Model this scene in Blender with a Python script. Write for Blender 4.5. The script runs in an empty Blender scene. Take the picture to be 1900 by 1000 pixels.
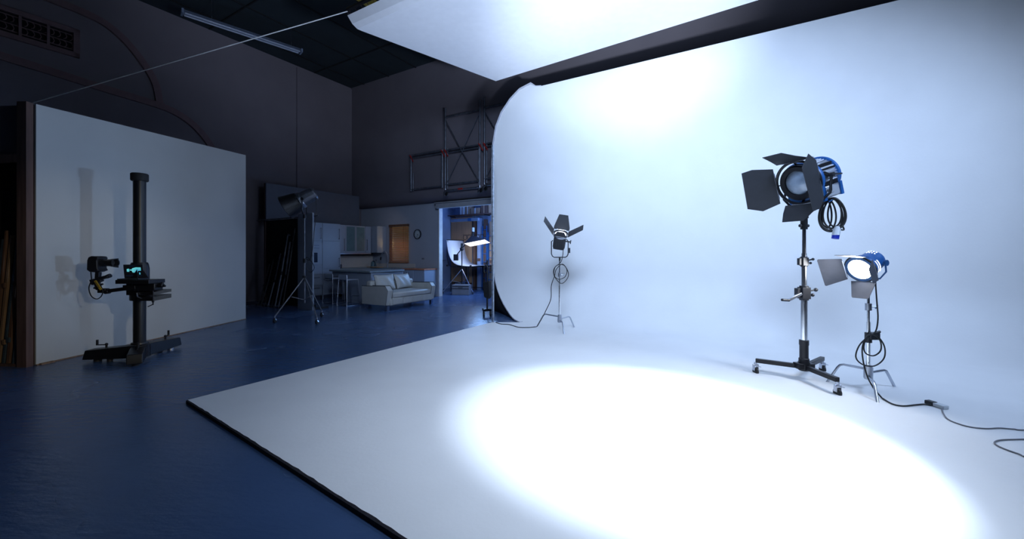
import bpy, math, random
from mathutils import Vector, Matrix
random.seed(7)
S = bpy.context.scene
COL = S.collection
PI = math.pi
# ------------------------------------------------------------------ camera, world, exposure, lights
F, HZ, HC = 740.0, 470.0, 1.4
cd = bpy.data.cameras.new('camera'); cam = bpy.data.objects.new('camera', cd); COL.objects.link(cam)
cd.sensor_width = 36; cd.lens = 36*F/1900; cd.shift_y = -(500-HZ)/1900.0
cd.clip_end = 200; cd.clip_start = .05
cam.location = (0, 0, HC); cam.rotation_euler = (PI/2, 0, 0)
S.camera = cam
S.view_settings.view_transform = 'Standard'; S.view_settings.look = 'None'
S.view_settings.exposure = 0.0; S.view_settings.gamma = 1.0
try: S.view_settings.use_curve_mapping = False
except Exception: pass
wd = bpy.data.worlds.new('world'); S.world = wd; wd.use_nodes = True
wd.node_tree.nodes['Background'].inputs[0].default_value = (.25, .42, 1, 1)
wd.node_tree.nodes['Background'].inputs[1].default_value = .012

# room frame: u runs right along the back wall, v runs away from the camera towards it
UB = Vector((.8587, -.5125, 0)); VN = Vector((.5125, .8587, 0)); RZ = math.atan2(UB.y, UB.x)
def R(u, v, z=0): return UB*u + VN*v + Vector((0, 0, z))
def G(px, py, z=0):                       # the point at height z that a viewer at the camera sees at (px, py)
    Y = (HC-z)*F/(py-HZ); return Vector(((px-950)/F*Y, Y, z))
def onv(px, py, v):                       # the point of the plane v = const seen at (px, py)
    c = (px-950)/F; Y = v/(c*VN.x+VN.y); return Vector((c*Y, Y, HC+(HZ-py)/F*Y))
def onu(px, py, u):
    c = (px-950)/F; Y = u/(c*UB.x+UB.y); return Vector((c*Y, Y, HC+(HZ-py)/F*Y))
def uv(p): return (p.dot(UB), p.dot(VN), p.z)

def light(kind, name, loc, target, energy, color, size=.2, angle=60, blend=.5, sy=None, spread=None, spec=1.0):
    d = bpy.data.lights.new(name, kind); d.energy = energy; d.color = color
    if kind == 'SPOT': d.spot_size = math.radians(angle); d.spot_blend = blend; d.shadow_soft_size = size
    elif kind == 'AREA':
        d.size = size
        if sy: d.shape = 'RECTANGLE'; d.size_y = sy
        if spread: d.spread = math.radians(spread)
    else: d.shadow_soft_size = size
    d.specular_factor = spec
    o = bpy.data.objects.new(name, d); COL.objects.link(o); o.location = loc
    if target is not None:
        o.rotation_euler = (Vector(target)-Vector(loc)).to_track_quat('-Z', 'Y').to_euler()
    return o
BLUE = (.49, .67, 1.0); COOL = (.80, .90, 1.0)
KEY = (.67, .80, 1.0)
light('SPOT', 'key_spot', (3.5, 1.0, 5.0), (1.27, 3.12, 0), 3300, KEY, .05, 31, .5)
light('SPOT', 'key_fill_spot', (2.6, .6, 5.0), (.85, 3.2, 0), 1150, KEY, .4, 54, 1.0)
light('SPOT', 'reflector_spot', (1.7, .45, .7), (1.9, 6.2, 5.3), 3500, KEY, .15, 40, .9)
light('SPOT', 'reflector_fill', (3.6, .4, .5), (-1.4, 6.9, 5.3), 2200, (.58, .72, 1), .3, 40, .8)
light('AREA', 'cyclorama_wash', (.3, 1.2, 4.9), (1.9, 7.4, 3.3), 150, BLUE, 1.6, sy=1.2, spread=92)
light('AREA', 'cyclorama_wash_right', (5.6, 2.0, 4.6), (3.6, 6.0, .6), 80, BLUE, 1.6, sy=1.2, spread=110)
light('SPOT', 'flat_blue_spot', (4.4, 2.75, 1.35), (-5.8, 5.0, 2.3), 560, (.36, .6, 1), .08, 26, .9)
light('SPOT', 'flat_warm_spot', (1.5, .5, 2.6), (-5.85, 5.5, .8), 330, (1, .92, .68), .06, 25, .8)
light('SPOT', 'floor_blue_spot', (-1.5, -1.2, 5.2), (-2.9, 3.2, 0), 62, BLUE, .8, 80, 1.0)
light('SPOT', 'sofa_spot', (-2.0, 6.2, 4.4), R(-8.2, 7.6, .6), 26, (.9, .92, 1), .15, 34, .9)

# ------------------------------------------------------------------ materials
MATS = {}
def mat(name, col, rough=.6, metal=0.0, var=.08, scale=8.0, bump=0.0, bscale=None, spec=None, emit=None, estr=0, coat=0, stretch=None, trans=0):
    m = bpy.data.materials.new(name); m.use_nodes = True; nt = m.node_tree; b = nt.nodes['Principled BSDF']
    b.inputs['Roughness'].default_value = rough; b.inputs['Metallic'].default_value = metal
    if spec is not None: b.inputs['Specular IOR Level'].default_value = spec
    if coat: b.inputs['Coat Weight'].default_value = coat
    if trans: b.inputs['Transmission Weight'].default_value = trans
    tc = nt.nodes.new('ShaderNodeTexCoord'); mp = nt.nodes.new('ShaderNodeMapping')
    nt.links.new(tc.outputs['Object'], mp.inputs[0])
    if stretch: mp.inputs['Scale'].default_value = stretch
    n = nt.nodes.new('ShaderNodeTexNoise'); n.inputs['Scale'].default_value = scale; n.inputs['Detail'].default_value = 5
    nt.links.new(mp.outputs[0], n.inputs['Vector'])
    r = nt.nodes.new('ShaderNodeValToRGB'); e = r.color_ramp.elements
    e[0].position = .3; e[1].position = .7
    e[0].color = tuple(c*(1-var) for c in col)+(1,); e[1].color = tuple(min(1, c*(1+var)) for c in col)+(1,)
    nt.links.new(n.outputs['Fac'], r.inputs[0]); nt.links.new(r.outputs[0], b.inputs['Base Color'])
    if bump:
        n2 = nt.nodes.new('ShaderNodeTexNoise'); n2.inputs['Scale'].default_value = bscale or scale*3; n2.inputs['Detail'].default_value = 6
        nt.links.new(mp.outputs[0], n2.inputs['Vector'])
        bm = nt.nodes.new('ShaderNodeBump'); bm.inputs['Strength'].default_value = bump; bm.inputs['Distance'].default_value = .02
        nt.links.new(n2.outputs['Fac'], bm.inputs['Height']); nt.links.new(bm.outputs[0], b.inputs['Normal'])
    if emit:
        b.inputs['Emission Color'].default_value = emit+(1,); b.inputs['Emission Strength'].default_value = estr
    MATS[name] = m; return m
M = MATS
mat('cyc_white', (.80, .80, .80), .55, var=.02, scale=2, bump=.06, bscale=30)
mat('cyc_edge', (.55, .55, .60), .7)
mat('gap_shadow_black', (.012, .01, .016), .9, var=.5, scale=40)
mat('wall_paint', (.15, .13, .145), .85, var=.06, scale=1.2, bump=.05)
mat('wall_lower', (.34, .36, .42), .8, var=.04, scale=1.5, bump=.04)
mat('moulding_paint', (.15, .095, .10), .7, var=.1)
mat('ceiling_dark', (.012, .02, .026), .8, var=.2, scale=1)
mat('ceiling_seam', (.004, .005, .006), .9)
mat('wood_amber', (.55, .42, .08), .6, var=.2)
mat('flat_white', (.46, .46, .45), .75, var=.03, scale=1.5)
mat('timber_dark', (.10, .055, .045), .8, var=.25, stretch=(8, 8, .6), scale=3)
mat('timber_pale', (.22, .13, .07), .7, var=.3, stretch=(9, 9, .7), scale=3)
mat('timber_brown', (.12, .06, .035), .7, var=.3, stretch=(9, 9, .7), scale=3)
mat('timber_blue', (.04, .06, .08), .7, var=.3)
mat('black_metal', (.012, .012, .015), .38, var=.2, metal=.3)
mat('black_matte', (.008, .008, .010), .8, var=.2)
mat('black_plastic', (.014, .015, .02), .45, var=.2)
mat('barn_door_black', (.016, .018, .024), .55, var=.12, scale=14)
mat('barn_door_grey', (.075, .08, .10), .5, var=.12, scale=14, metal=.3)
mat('rubber', (.012, .012, .012), .6, var=.2)
mat('chrome', (.80, .82, .86), .20, metal=1, var=.03)
mat('steel', (.50, .53, .60), .32, metal=1, var=.06)
mat('galvanised', (.42, .47, .55), .45, metal=.8, var=.3, scale=20)
mat('ribbed_alloy', (.52, .54, .60), .35, metal=.9, var=.1)
mat('lamp_blue', (.012, .10, .32), .4, var=.08)
mat('lamp_navy', (.02, .09, .24), .4, var=.08)
mat('plug_blue', (.01, .03, .42), .4)
mat('plug_white', (.62, .65, .68), .5)
mat('lens_glass', (.20, .25, .32), .12, var=.5, scale=5, coat=1)
mat('lens_lit', (1, 1, 1), .3, emit=(.95, .98, 1), estr=60)
mat('lens_lit_rear', (1, 1, 1), .3, emit=(.95, .98, 1), estr=10)
mat('slot_glow', (1, 1, 1), .3, emit=(.85, .9, 1), estr=2)
mat('cable_grey', (.20, .20, .22), .5)
mat('cable_black', (.01, .01, .01), .5)
mat('tie_blue', (.02, .15, .5), .5)
mat('red_clip', (.35, .02, .015), .5)
mat('scaffold', (.16, .17, .20), .4, metal=.7, var=.3)
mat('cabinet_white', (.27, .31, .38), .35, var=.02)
mat('plate_grey', (.36, .38, .42), .5)
mat('jamb_cream', (.55, .50, .46), .5)
mat('jamb_grey', (.30, .31, .34), .5)
mat('panel_grey', (.10, .11, .14), .8, var=.04)
mat('cabinet_glass', (.10, .17, .20), .12, var=.1)
mat('oven_black', (.004, .004, .005), .15)
mat('worktop', (.20, .24, .27), .3, var=.1, scale=12)
mat('worktop_wood', (.42, .15, .07), .4, var=.25, stretch=(1, 8, 1), scale=4)
mat('splash_warm', (.52, .46, .42), .5, var=.03)
mat('steel_handle', (.10, .10, .12), .3, metal=.8)
mat('sofa_leather', (.40, .40, .38), .45, var=.06, scale=6, bump=.15, bscale=12)
mat('sofa_piping', (.06, .06, .06), .6)
mat('blind_wood', (.42, .24, .10), .45, var=.15, stretch=(2, 30, 30), scale=2)
mat('clock_face', (.45, .50, .52), .4)
mat('storage_blue', (.25, .32, .48), .8, var=.1, scale=2)
mat('plywood', (.42, .24, .13), .7, var=.12, stretch=(4, 4, .8), scale=3)
mat('carton', (.33, .21, .14), .8, var=.12)
mat('sweep_white', (.80, .82, .85), .4, var=.02)
mat('softbox_black', (.02, .02, .03), .6)
mat('softbox_lit', (1, 1, 1), .5, emit=(1, .93, .84), estr=1.6)
mat('fixture_grey', (.16, .20, .28), .4, var=.1)
mat('tube_off', (.30, .34, .42), .3)
mat('cloth_white', (.82, .83, .86), .8, var=.02, bump=.08, bscale=3)
mat('cord_grey', (.85, .85, .85), .8)
mat('strap_yellow', (.45, .28, .02), .6)
mat('board_wood', (.45, .26, .12), .6, var=.2)
mat('socket_plate', (.30, .30, .34), .4)
mat('kettle_glow', (.05, .03, .3), .2, emit=(.25, .15, 1), estr=.5)
mat('vent_void', (.002, .002, .003), 1)
def screen_mat():
    m = bpy.data.materials.new('screen'); m.use_nodes = True; nt = m.node_tree; b = nt.nodes['Principled BSDF']
    b.inputs['Base Color'].default_value = (.01, .01, .01, 1); b.inputs['Roughness'].default_value = .2
    tc = nt.nodes.new('ShaderNodeTexCoord'); n = nt.nodes.new('ShaderNodeTexVoronoi'); n.inputs['Scale'].default_value = 12
    r = nt.nodes.new('ShaderNodeValToRGB'); r.color_ramp.elements[0].color = (.02, .25, .55, 1); r.color_ramp.elements[1].color = (.2, .85, .8, 1)
    nt.links.new(tc.outputs['Object'], n.inputs['Vector']); nt.links.new(n.outputs['Distance'], r.inputs[0])
    nt.links.new(r.outputs[0], b.inputs['Emission Color']); b.inputs['Emission Strength'].default_value = .8
    MATS['screen'] = m
screen_mat()
def blind_mat():
    nt = M['blind_wood'].node_tree; b = nt.nodes['Principled BSDF']; t = nt.nodes.new('ShaderNodeBsdfTranslucent'); t.inputs[0].default_value = (.85, .52, .18, 1)
    mx = nt.nodes.new('ShaderNodeMixShader'); mx.inputs[0].default_value = .4
    nt.links.new(b.outputs[0], mx.inputs[1]); nt.links.new(t.outputs[0], mx.inputs[2]); nt.links.new(mx.outputs[0], nt.nodes['Material Output'].inputs[0])
blind_mat()
def floor_mat():
    m = bpy.data.materials.new('floor_epoxy'); m.use_nodes = True; nt = m.node_tree; b = nt.nodes['Principled BSDF']; L = nt.links.new
    tc = nt.nodes.new('ShaderNodeTexCoord')
    n = nt.nodes.new('ShaderNodeTexNoise'); n.inputs['Scale'].default_value = .9; n.inputs['Detail'].default_value = 2.5; L(tc.outputs['Object'], n.inputs[0])
    r = nt.nodes.new('ShaderNodeValToRGB'); e = r.color_ramp.elements
    e[0].position = .3; e[1].position = .75; e[0].color = (.042, .082, .18, 1); e[1].color = (.060, .108, .22, 1)
    L(n.outputs['Fac'], r.inputs[0]); L(r.outputs[0], b.inputs['Base Color'])
    r2 = nt.nodes.new('ShaderNodeMapRange'); r2.inputs[3].default_value = .18; r2.inputs[4].default_value = .34
    L(n.outputs['Fac'], r2.inputs[0]); L(r2.outputs[0], b.inputs['Roughness'])
    mp = nt.nodes.new('ShaderNodeMapping'); mp.inputs['Scale'].default_value = (5, 12, 1); mp.inputs['Rotation'].default_value = (0, 0, .5); L(tc.outputs['Object'], mp.inputs[0])
    n2 = nt.nodes.new('ShaderNodeTexNoise'); n2.inputs['Scale'].default_value = 1.3; n2.inputs['Detail'].default_value = 9; n2.inputs['Roughness'].default_value = .55; L(mp.outputs[0], n2.inputs[0])
    bm = nt.nodes.new('ShaderNodeBump'); bm.inputs['Strength'].default_value = .2; bm.inputs['Distance'].default_value = .03
    L(n2.outputs['Fac'], bm.inputs['Height']); L(bm.outputs[0], b.inputs['Normal'])
    MATS['floor_epoxy'] = m
floor_mat()

# ------------------------------------------------------------------ mesh helpers
class MB:
    def __init__(s, X=None): s.v = []; s.f = []; s.P = []; s.X = X or Matrix()
    def add(s, vs, fs, X=None):
        T = s.X @ X if X else s.X
        s.P.append((len(s.v), len(s.f))); o = len(s.v); s.v += [T @ Vector(p) for p in vs]; s.f += [tuple(i+o for i in f) for f in fs]; return s
    def box(s, a, b, X=None):
        x0, y0, z0 = a; x1, y1, z1 = b
        return s.add([(x0,y0,z0),(x1,y0,z0),(x1,y1,z0),(x0,y1,z0),(x0,y0,z1),(x1,y0,z1),(x1,y1,z1),(x0,y1,z1)],
                     [(0,3,2,1),(4,5,6,7),(0,1,5,4),(1,2,6,5),(2,3,7,6),(3,0,4,7)], X)
    def cbox(s, c, d, X=None):
        return s.box([c[i]-d[i]/2 for i in range(3)], [c[i]+d[i]/2 for i in range(3)], X)
    def bar(s, p, q, w, h=None, up=(0, 0, 1)):     # rectangular bar from p to q
        p = Vector(p); q = Vector(q); h = h or w; d = (q-p); L = d.length; d.normalize()
        u = Vector(up)
        if abs(d.dot(u)) > .95: u = Vector((0, 1, 0))
        a = d.cross(u).normalized(); c = a.cross(d)
        X = Matrix((d, a, c)).transposed().to_4x4(); X.translation = p
        return s.box((0, -w/2, -h/2), (L, w/2, h/2), X)
    def tube(s, pts, r, seg=8, close=False):
        pts = [Vector(p) for p in pts]; n = len(pts); o = []; ref = None
        rs = r if isinstance(r, (list, tuple)) else [r]*n
        for i, p in enumerate(pts):
            if close: t = pts[(i+1) % n]-pts[i-1]
            else: t = pts[min(i+1, n-1)]-pts[max(i-1, 0)]
            t.normalize()
            if ref is None: ref = Vector((0, 0, 1)) if abs(t.z) < .9 else Vector((1, 0, 0))
            a = t.cross(ref)
            if a.length < 1e-4: a = t.cross(Vector((.3, 1, .2)))
            a.normalize(); b = a.cross(t).normalized(); ref = b
            o += [p+(a*math.cos(2*PI*k/seg)+b*math.sin(2*PI*k/seg))*rs[i] for k in range(seg)]
        f = []
        for i in range(n if close else n-1):
            j = (i+1) % n
            for k in range(seg): f.append((i*seg+k, i*seg+(k+1) % seg, j*seg+(k+1) % seg, j*seg+k))
        if not close: f.append(tuple(range(seg))[::-1]); f.append(tuple((n-1)*seg+k for k in range(seg)))
        return s.add(o, f)
    def cyl(s, p, q, r, r2=None, seg=16): return s.tube([p, q], [r, r if r2 is None else r2], seg)
    def lathe(s, prof, seg=32, X=None, fn=None):   # profile (r, x) revolved about local X
        vs = []; fs = []
        for (r, x) in prof:
            for k in range(seg):
                a = 2*PI*k/seg; rr = r*(fn(k) if fn else 1); vs.append((x, rr*math.cos(a), rr*math.sin(a)))
        for i in range(len(prof)-1):
            for k in range(seg): fs.append((i*seg+k, (i+1)*seg+k, (i+1)*seg+(k+1) % seg, i*seg+(k+1) % seg))
        if prof[0][0] > 1e-4: fs.append(tuple(range(seg)))
        if prof[-1][0] > 1e-4: fs.append(tuple((len(prof)-1)*seg+k for k in range(seg))[::-1])
        return s.add(vs, fs, X)
    def prism(s, poly, z0, z1, X=None):
        n = len(poly); vs = [(x, y, z0) for x, y in poly]+[(x, y, z1) for x, y in poly]
        fs = [tuple(range(n))[::-1], tuple(range(n, 2*n))]+[(i, (i+1) % n, n+(i+1) % n, n+i) for i in range(n)]
        return s.add(vs, fs, X)
    def sphere(s, c, r, seg=12, sc=(1, 1, 1)):
        c = Vector(c); vs = [c+Vector((0, 0, r*sc[2]))]; h = seg//2
        for i in range(1, h):
            for k in range(seg):
                t = PI*i/h; a = 2*PI*k/seg; vs.append(c+Vector((r*sc[0]*math.sin(t)*math.cos(a), r*sc[1]*math.sin(t)*math.sin(a), r*sc[2]*math.cos(t))))
        vs.append(c-Vector((0, 0, r*sc[2]))); fs = []
        for k in range(seg): fs.append((0, 1+k, 1+(k+1) % seg))
        for i in range(h-2):
            for k in range(seg): a = 1+i*seg; fs.append((a+k, a+seg+k, a+seg+(k+1) % seg, a+(k+1) % seg))
        e = len(vs)-1; a = 1+(h-2)*seg
        for k in range(seg): fs.append((a+k, e, a+(k+1) % seg))
        return s.add(vs, fs)
    def build(s, name, m, parent=None, bev=0, smooth=True, loc=None, rz=0, fix=True):
        me = bpy.data.meshes.new(name); me.from_pydata([tuple(v) for v in s.v], [], s.f); me.update()
        import bmesh
        b = bmesh.new(); b.from_mesh(me)
        if fix: bmesh.ops.recalc_face_normals(b, faces=b.faces)
        b.to_mesh(me); b.free()
        me.materials.append(M[m] if isinstance(m, str) else m)
        if smooth: me.shade_smooth(); me.set_sharp_from_angle(angle=math.radians(38))
        o = bpy.data.objects.new(name, me); COL.objects.link(o)
        if parent: o.parent = parent
        if loc is not None: o.location = loc; o.rotation_euler = (0, 0, rz)
        if bev:
            md = o.modifiers.new('bevel', 'BEVEL'); md.width = bev; md.segments = 2; md.limit_method = 'ANGLE'; md.angle_limit = .6
        return o
def _each(s, name, m, parent=None, **kw):     # every piece added becomes a mesh of its own
    out = []
    for i, (v0, f0) in enumerate(s.P):
        v1, f1 = s.P[i+1] if i+1 < len(s.P) else (len(s.v), len(s.f))
        q = MB(); q.v = s.v[v0:v1]; q.f = [tuple(k-v0 for k in f) for f in s.f[f0:f1]]
        out.append(q.build(name, m, parent, **kw))
    return out[0]
MB.each = _each
def tag(o, label=None, cat=None, group=None, kind=None):
    if label: o['label'] = label
    if cat: o['category'] = cat
    if group: o['group'] = group
    if kind: o['kind'] = kind
    return o
def thing(name, label, cat, loc, rz=0, group=None):
    o = bpy.data.objects.new(name, None); COL.objects.link(o); o.location = loc; o.rotation_euler = (0, 0, rz)
    o.empty_display_size = .1
    return tag(o, label, cat, group)
def struct(o): o['kind'] = 'structure'; return o
def spline(pts, n=8, close=False):
    P = [Vector(p) for p in pts]; out = []; m = len(P)
    g = (lambda i: P[i % m]) if close else (lambda i: P[max(0, min(m-1, i))])
    for i in range(m if close else m-1):
        a, b, c, d = g(i-1), g(i), g(i+1), g(i+2)
        for k in range(n):
            t = k/n; out.append(.5*((2*b)+(c-a)*t+(2*a-5*b+4*c-d)*t*t+(3*b-a-3*c+d)*t**3))
    if not close: out.append(P[-1])
    return out
def rot(axis, deg): return Matrix.Rotation(math.radians(deg), 4, axis)
def tr(*p): return Matrix.Translation(Vector(p))
def copy_tree(o, parent=None):
    c = o.copy(); COL.objects.link(c)
    if parent: c.parent = parent
    for ch in [x for x in COL.objects if x.parent == o]: copy_tree(ch, c)
    return c

# ------------------------------------------------------------------ the setting
RX = rot('Z', math.degrees(RZ))
UL = -12.45; VB = 9.89; ZC = 7.4
struct(MB(RX).box((-13.5, -9, -.1), (11, 15, 0)).build('floor', 'floor_epoxy', smooth=False))
struct(MB(RX).box((-13.5, -9, ZC), (11, 15, ZC+.1)).build('ceiling', 'ceiling_dark', smooth=False))
mb = MB(RX)
for u in [x*1.25-13 for x in range(19)]: mb.box((u-.02, -6, ZC-.025), (u+.02, VB, ZC))
for v in (-4, -1, 2, 5, 8): mb.box((-12.4, v-.015, ZC-.03), (10, v+.015, ZC))
struct(mb.build('trim_1', 'ceiling_seam', smooth=False))
struct(MB(RX).box((UL-.12, -9, 0), (UL, VB+.1, ZC)).build('wall_left', 'wall_paint', smooth=False))
mb = MB(RX)                                    # lower back wall with the window and the doorway
DU0, DU1 = -8.645, -5.45; WU0, WU1, WZ0, WZ1 = -10.88, -9.985, 1.08, 2.38
for a, b, z0, z1 in ((UL, WU0, 0, 3.5), (WU0, WU1, 0, WZ0), (WU0, WU1, WZ1, 3.5), (WU1, DU0, 0, 3.5), (DU0, DU1, 2.94, 3.5), (DU1, 10, 0, 3.5)):
    mb.box((a, VB, z0), (b, VB+.12, z1))
struct(mb.build('wall_back', 'wall_lower', smooth=False))
mb = MB()                                      # upper wall, standing forward with a rounded underside
pro = [(VB+.1, 3.04), (9.80, 3.05), (9.62, 3.10), (9.50, 3.22), (9.45, 3.42), (9.45, ZC), (VB+.1, ZC)]
mb.add([R(UL, v, z) for v, z in pro]+[R(10, v, z) for v, z in pro], [tuple(range(7)), tuple(range(13, 6, -1))]+[(i, (i+1) % 7, 7+(i+1) % 7, 7+i) for i in range(7)])
struct(mb.build('wall_back_upper', 'wall_paint'))
pil = onu(550, 125, UL); pv = uv(pil)[1]
struct(MB(RX).box((UL, pv, 0), (UL+.04, 9.45, ZC-.06)).build('trim_2', 'wall_paint'))
def wall_strip(name, pix, w, dep):              # a moulding running over the left wall
    P = [uv(onu(x, y, UL)) for x, y in pix]; P = spline([Vector((p[1], p[2], 0)) for p in P], 6); vs = []; fs = []; n = len(P)
    for i, p in enumerate(P):
        t = (P[min(i+1, n-1)]-P[max(i-1, 0)]).normalized(); q = Vector((-t.y, t.x, 0))*w/2
        for s_, d in ((1, 0), (1, dep), (-1, dep), (-1, 0)): a = p+q*s_; vs.append(R(UL+d, a.x, a.y))
    for i in range(n-1):
        for k in range(4): fs.append((4*i+k, 4*i+(k+1) % 4, 4*i+4+(k+1) % 4, 4*i+4+k))
    fs += [(0, 1, 2, 3), (4*n-4, 4*n-3, 4*n-2, 4*n-1)]
    return struct(MB().add(vs, fs).build(name, 'moulding_paint'))
wall_strip('trim_3', [(-60, 85), (0, 104), (100, 135), (200, 167), (291, 195), (330, 212), (362, 236), (388, 268), (400, 300), (404, 330)], .15, .06)
wall_strip('trim_4', [(20, -30), (95, 0), (150, 22), (195, 45), (235, 80), (270, 125), (288, 158), (295, 192)], .14, .06)
struct(MB().bar(R(-7.6, -2, ZC-.16), R(-7.6, 9.4, ZC-.16), .10, .22).build('trim_5', 'wood_amber', smooth=False))

# doorway trim, window frame
mb = MB(RX)
for u in (DU0-.0, DU1+.0): mb.box((u-.018, VB-.03, 0), (u+.018, VB+.14, 2.98))
mb.box((DU0-.07, VB-.03, 2.94), (DU1+.07, VB+.14, 3.02))
struct(mb.build('trim_6', 'jamb_cream', bev=.004))
struct(MB(RX).box((DU0-.02, VB-.16, 2.84), (DU1+.1, VB-.03, 2.99)).box((DU0-.06, VB-.20, 2.99), (DU1+.1, VB-.03, 3.03)).build('trim_7', 'jamb_grey', bev=.01))
mb = MB(RX)
for a, b in (((WU0, WZ0), (WU0+.04, WZ1)), ((WU1-.04, WZ0), (WU1, WZ1)), ((WU0, WZ0), (WU1, WZ0+.04)), ((WU0, WZ1-.04), (WU1, WZ1))):
    mb.box((a[0], VB+.03, a[1]), (b[0], VB+.10, b[1]))
struct(mb.build('window_1', 'cabinet_white', bev=.004))

# the store room behind the doorway
mb = MB(RX)
SU0, SU1, SV = -10.4, -4.6, 12.7
mb.box((SU0-.1, 11.2, 0), (SU0, SV+.1, 3.6)).box((SU0, SV, 0), (SU1, SV+.1, 3.6)).box((SU1, VB+.12, 0), (SU1+.1, SV+.1, 3.6))
mb.box((SU0, 11.2, 0), (-9.92, 11.3, 3.6)).box((-9.92, VB+.12, 0), (-9.82, 11.3, 3.6)).box((-11.3, VB+.12, 0), (-11.2, 11.3, 3.6)).box((-11.3, 11.2, 0), (SU0, 11.3, 3.6))  # unseen partitions added to box in the window lamp
struct(mb.build('wall_store', 'storage_blue', smooth=False))
struct(MB(RX).box((-11.3, VB+.12, 3.6), (SU1+.1, SV+.1, 3.65)).build('ceiling_store', 'storage_blue', smooth=False))

# ------------------------------------------------------------------ the cyclorama
cyc = thing('cyclorama', 'large white infinity cove with round-cornered back wall and raised painted floor', 'cyclorama', (0, 0, 0))
VW, CR, ZT, TH = 8.0, 1.0, 5.22, .03
def hit(px, py):                               # where a sight line meets the cove: returns (u, v, z)
    d = Vector(((px-950)/F, 1, -(py-HZ)/F)); o = Vector((0, 0, HC)); prev = None
    for i in range(1, 6000):
        p = o+d*(i*.002+3); v = p.dot(VN); z = p.z
        if v < VW-CR: ins = z-TH
        elif z < TH+CR: ins = CR-math.hypot(v-(VW-CR), z-TH-CR)
        else: ins = VW-v
        if v > VW-CR and z < TH+CR: pass
        if ins <= 0: return (p.dot(UB), v, z)
    return None
lower = [(975, 601.5), (955, 592), (941, 574), (929, 551), (921, 526), (917, 498), (915, 470), (915, 430)]
LH = [hit(p.x, p.y) for p in spline([Vector((x, y, 0)) for x, y in lower], 4)]; LH.sort(key=lambda a: a[2])
def uleft(z):
    if z <= LH[0][2]: return LH[0][0]
    for a, b in zip(LH, LH[1:]):
        if a[2] <= z <= b[2]:
            t = (z-a[2])/max(1e-6, b[2]-a[2]); return a[0]+(b[0]-a[0])*t
    return LH[-1][0]
UR = 9.0; N = 96; vs = []; fs = []; NU = 6
for i in range(N+1):
    a = PI/2*i/N; v = VW-CR+CR*math.sin(a); z = TH+CR-CR*math.cos(a); ul = uleft(z)
    for k in range(NU+1): vs.append(R(ul+(UR-ul)*k/NU, v, z))
for i in range(N):
    for k in range(NU): fs.append((i*(NU+1)+k, i*(NU+1)+k+1, (i+1)*(NU+1)+k+1, (i+1)*(NU+1)+k))
mb = MB().add(vs, fs)
up = [(915, 430), (915, 300), (917, 265), (922, 235), (932, 209), (948, 185), (965, 167), (985, 156.5), (994, 160), (1004, 159.5)]
UPL = [uv(onv(x, y, VW)) for x, y in up]
ul_ = uleft(TH+CR)
ring = [R(ul_, VW, TH+CR)]+[R(u, VW, z) for u, v, z in UPL]+[R(UR, VW, UPL[-1][2])]+[R(ul_+(UR-ul_)*k/NU, VW, TH+CR) for k in range(NU, 0, -1)]
mb.add(ring, [tuple(range(len(ring)))])
wallo = mb.build('cove_wall', 'cyc_white', cyc, smooth=False, fix=False)
sm = wallo.modifiers.new('thickness', 'SOLIDIFY'); sm.thickness = .03; sm.offset = -1
# make sure the faces look at the set, so the thickness grows away from it
import bmesh
b_ = bmesh.new(); b_.from_mesh(wallo.data)
for fc in b_.faces:
    if fc.normal.dot(-VN+Vector((0, 0, .5))) < 0: fc.normal_flip()
bmesh.ops.remove_doubles(b_, verts=b_.verts, dist=.0005)
b_.to_mesh(wallo.data); b_.free()
A = G(348, 742, TH); Bq = G(755, 1000, TH); dq = (Bq-A); A2 = A+dq*3.4; bl = G(912, 598, TH)
u_bl = bl.dot(UB)
bl2 = R(u_bl+.0, VW-CR, TH); b0 = R(LH[0][0], VW-CR, TH)
poly = [A, A2, R(UR, A2.dot(VN)+.3, TH), R(UR, VW-CR, TH), b0, R(LH[0][0], min(LH[0][1], VW-CR-.002), TH), bl]
n = len(poly)
mb = MB(); mb.add([Vector((p.x, p.y, TH)) for p in poly]+[Vector((p.x, p.y, .006)) for p in poly], [tuple(range(n)), tuple(range(n, 2*n))[::-1]]+[(i, (i+1) % n, n+(i+1) % n, n+i) for i in range(n)])
mb.build('floor_platform', 'cyc_white', cyc, smooth=False)
mb = MB()                                      # dark strip standing in for the shadow gap under the cut front edge
nrm = Vector((-dq.y, dq.x, 0)).normalized()
if nrm.dot(Vector((0, 0, 0))-A) < 0: nrm = -nrm
k = 170; L_ = (A2-A).length; prev = None; vs = []
for i in range(k+1):
    p = A+(A2-A)*(i/k); w = .004+.006*random.random(); q = p-nrm*w*random.random()
    vs += [Vector((p.x, p.y, 0))+nrm*.012, Vector((p.x, p.y, TH-.002))+nrm*.012, Vector((q.x, q.y, TH+.0015)), Vector((q.x, q.y, .001))]
fs = []
for i in range(k):
    for j in range(4): fs.append((4*i+j, 4*i+(j+1) % 4, 4*i+4+(j+1) % 4, 4*i+4+j))
mb.add(vs, fs).build('shadow_gap_strip', 'gap_shadow_black', cyc)['label'] = 'black strip for the shadow gap at the front edge'
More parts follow.
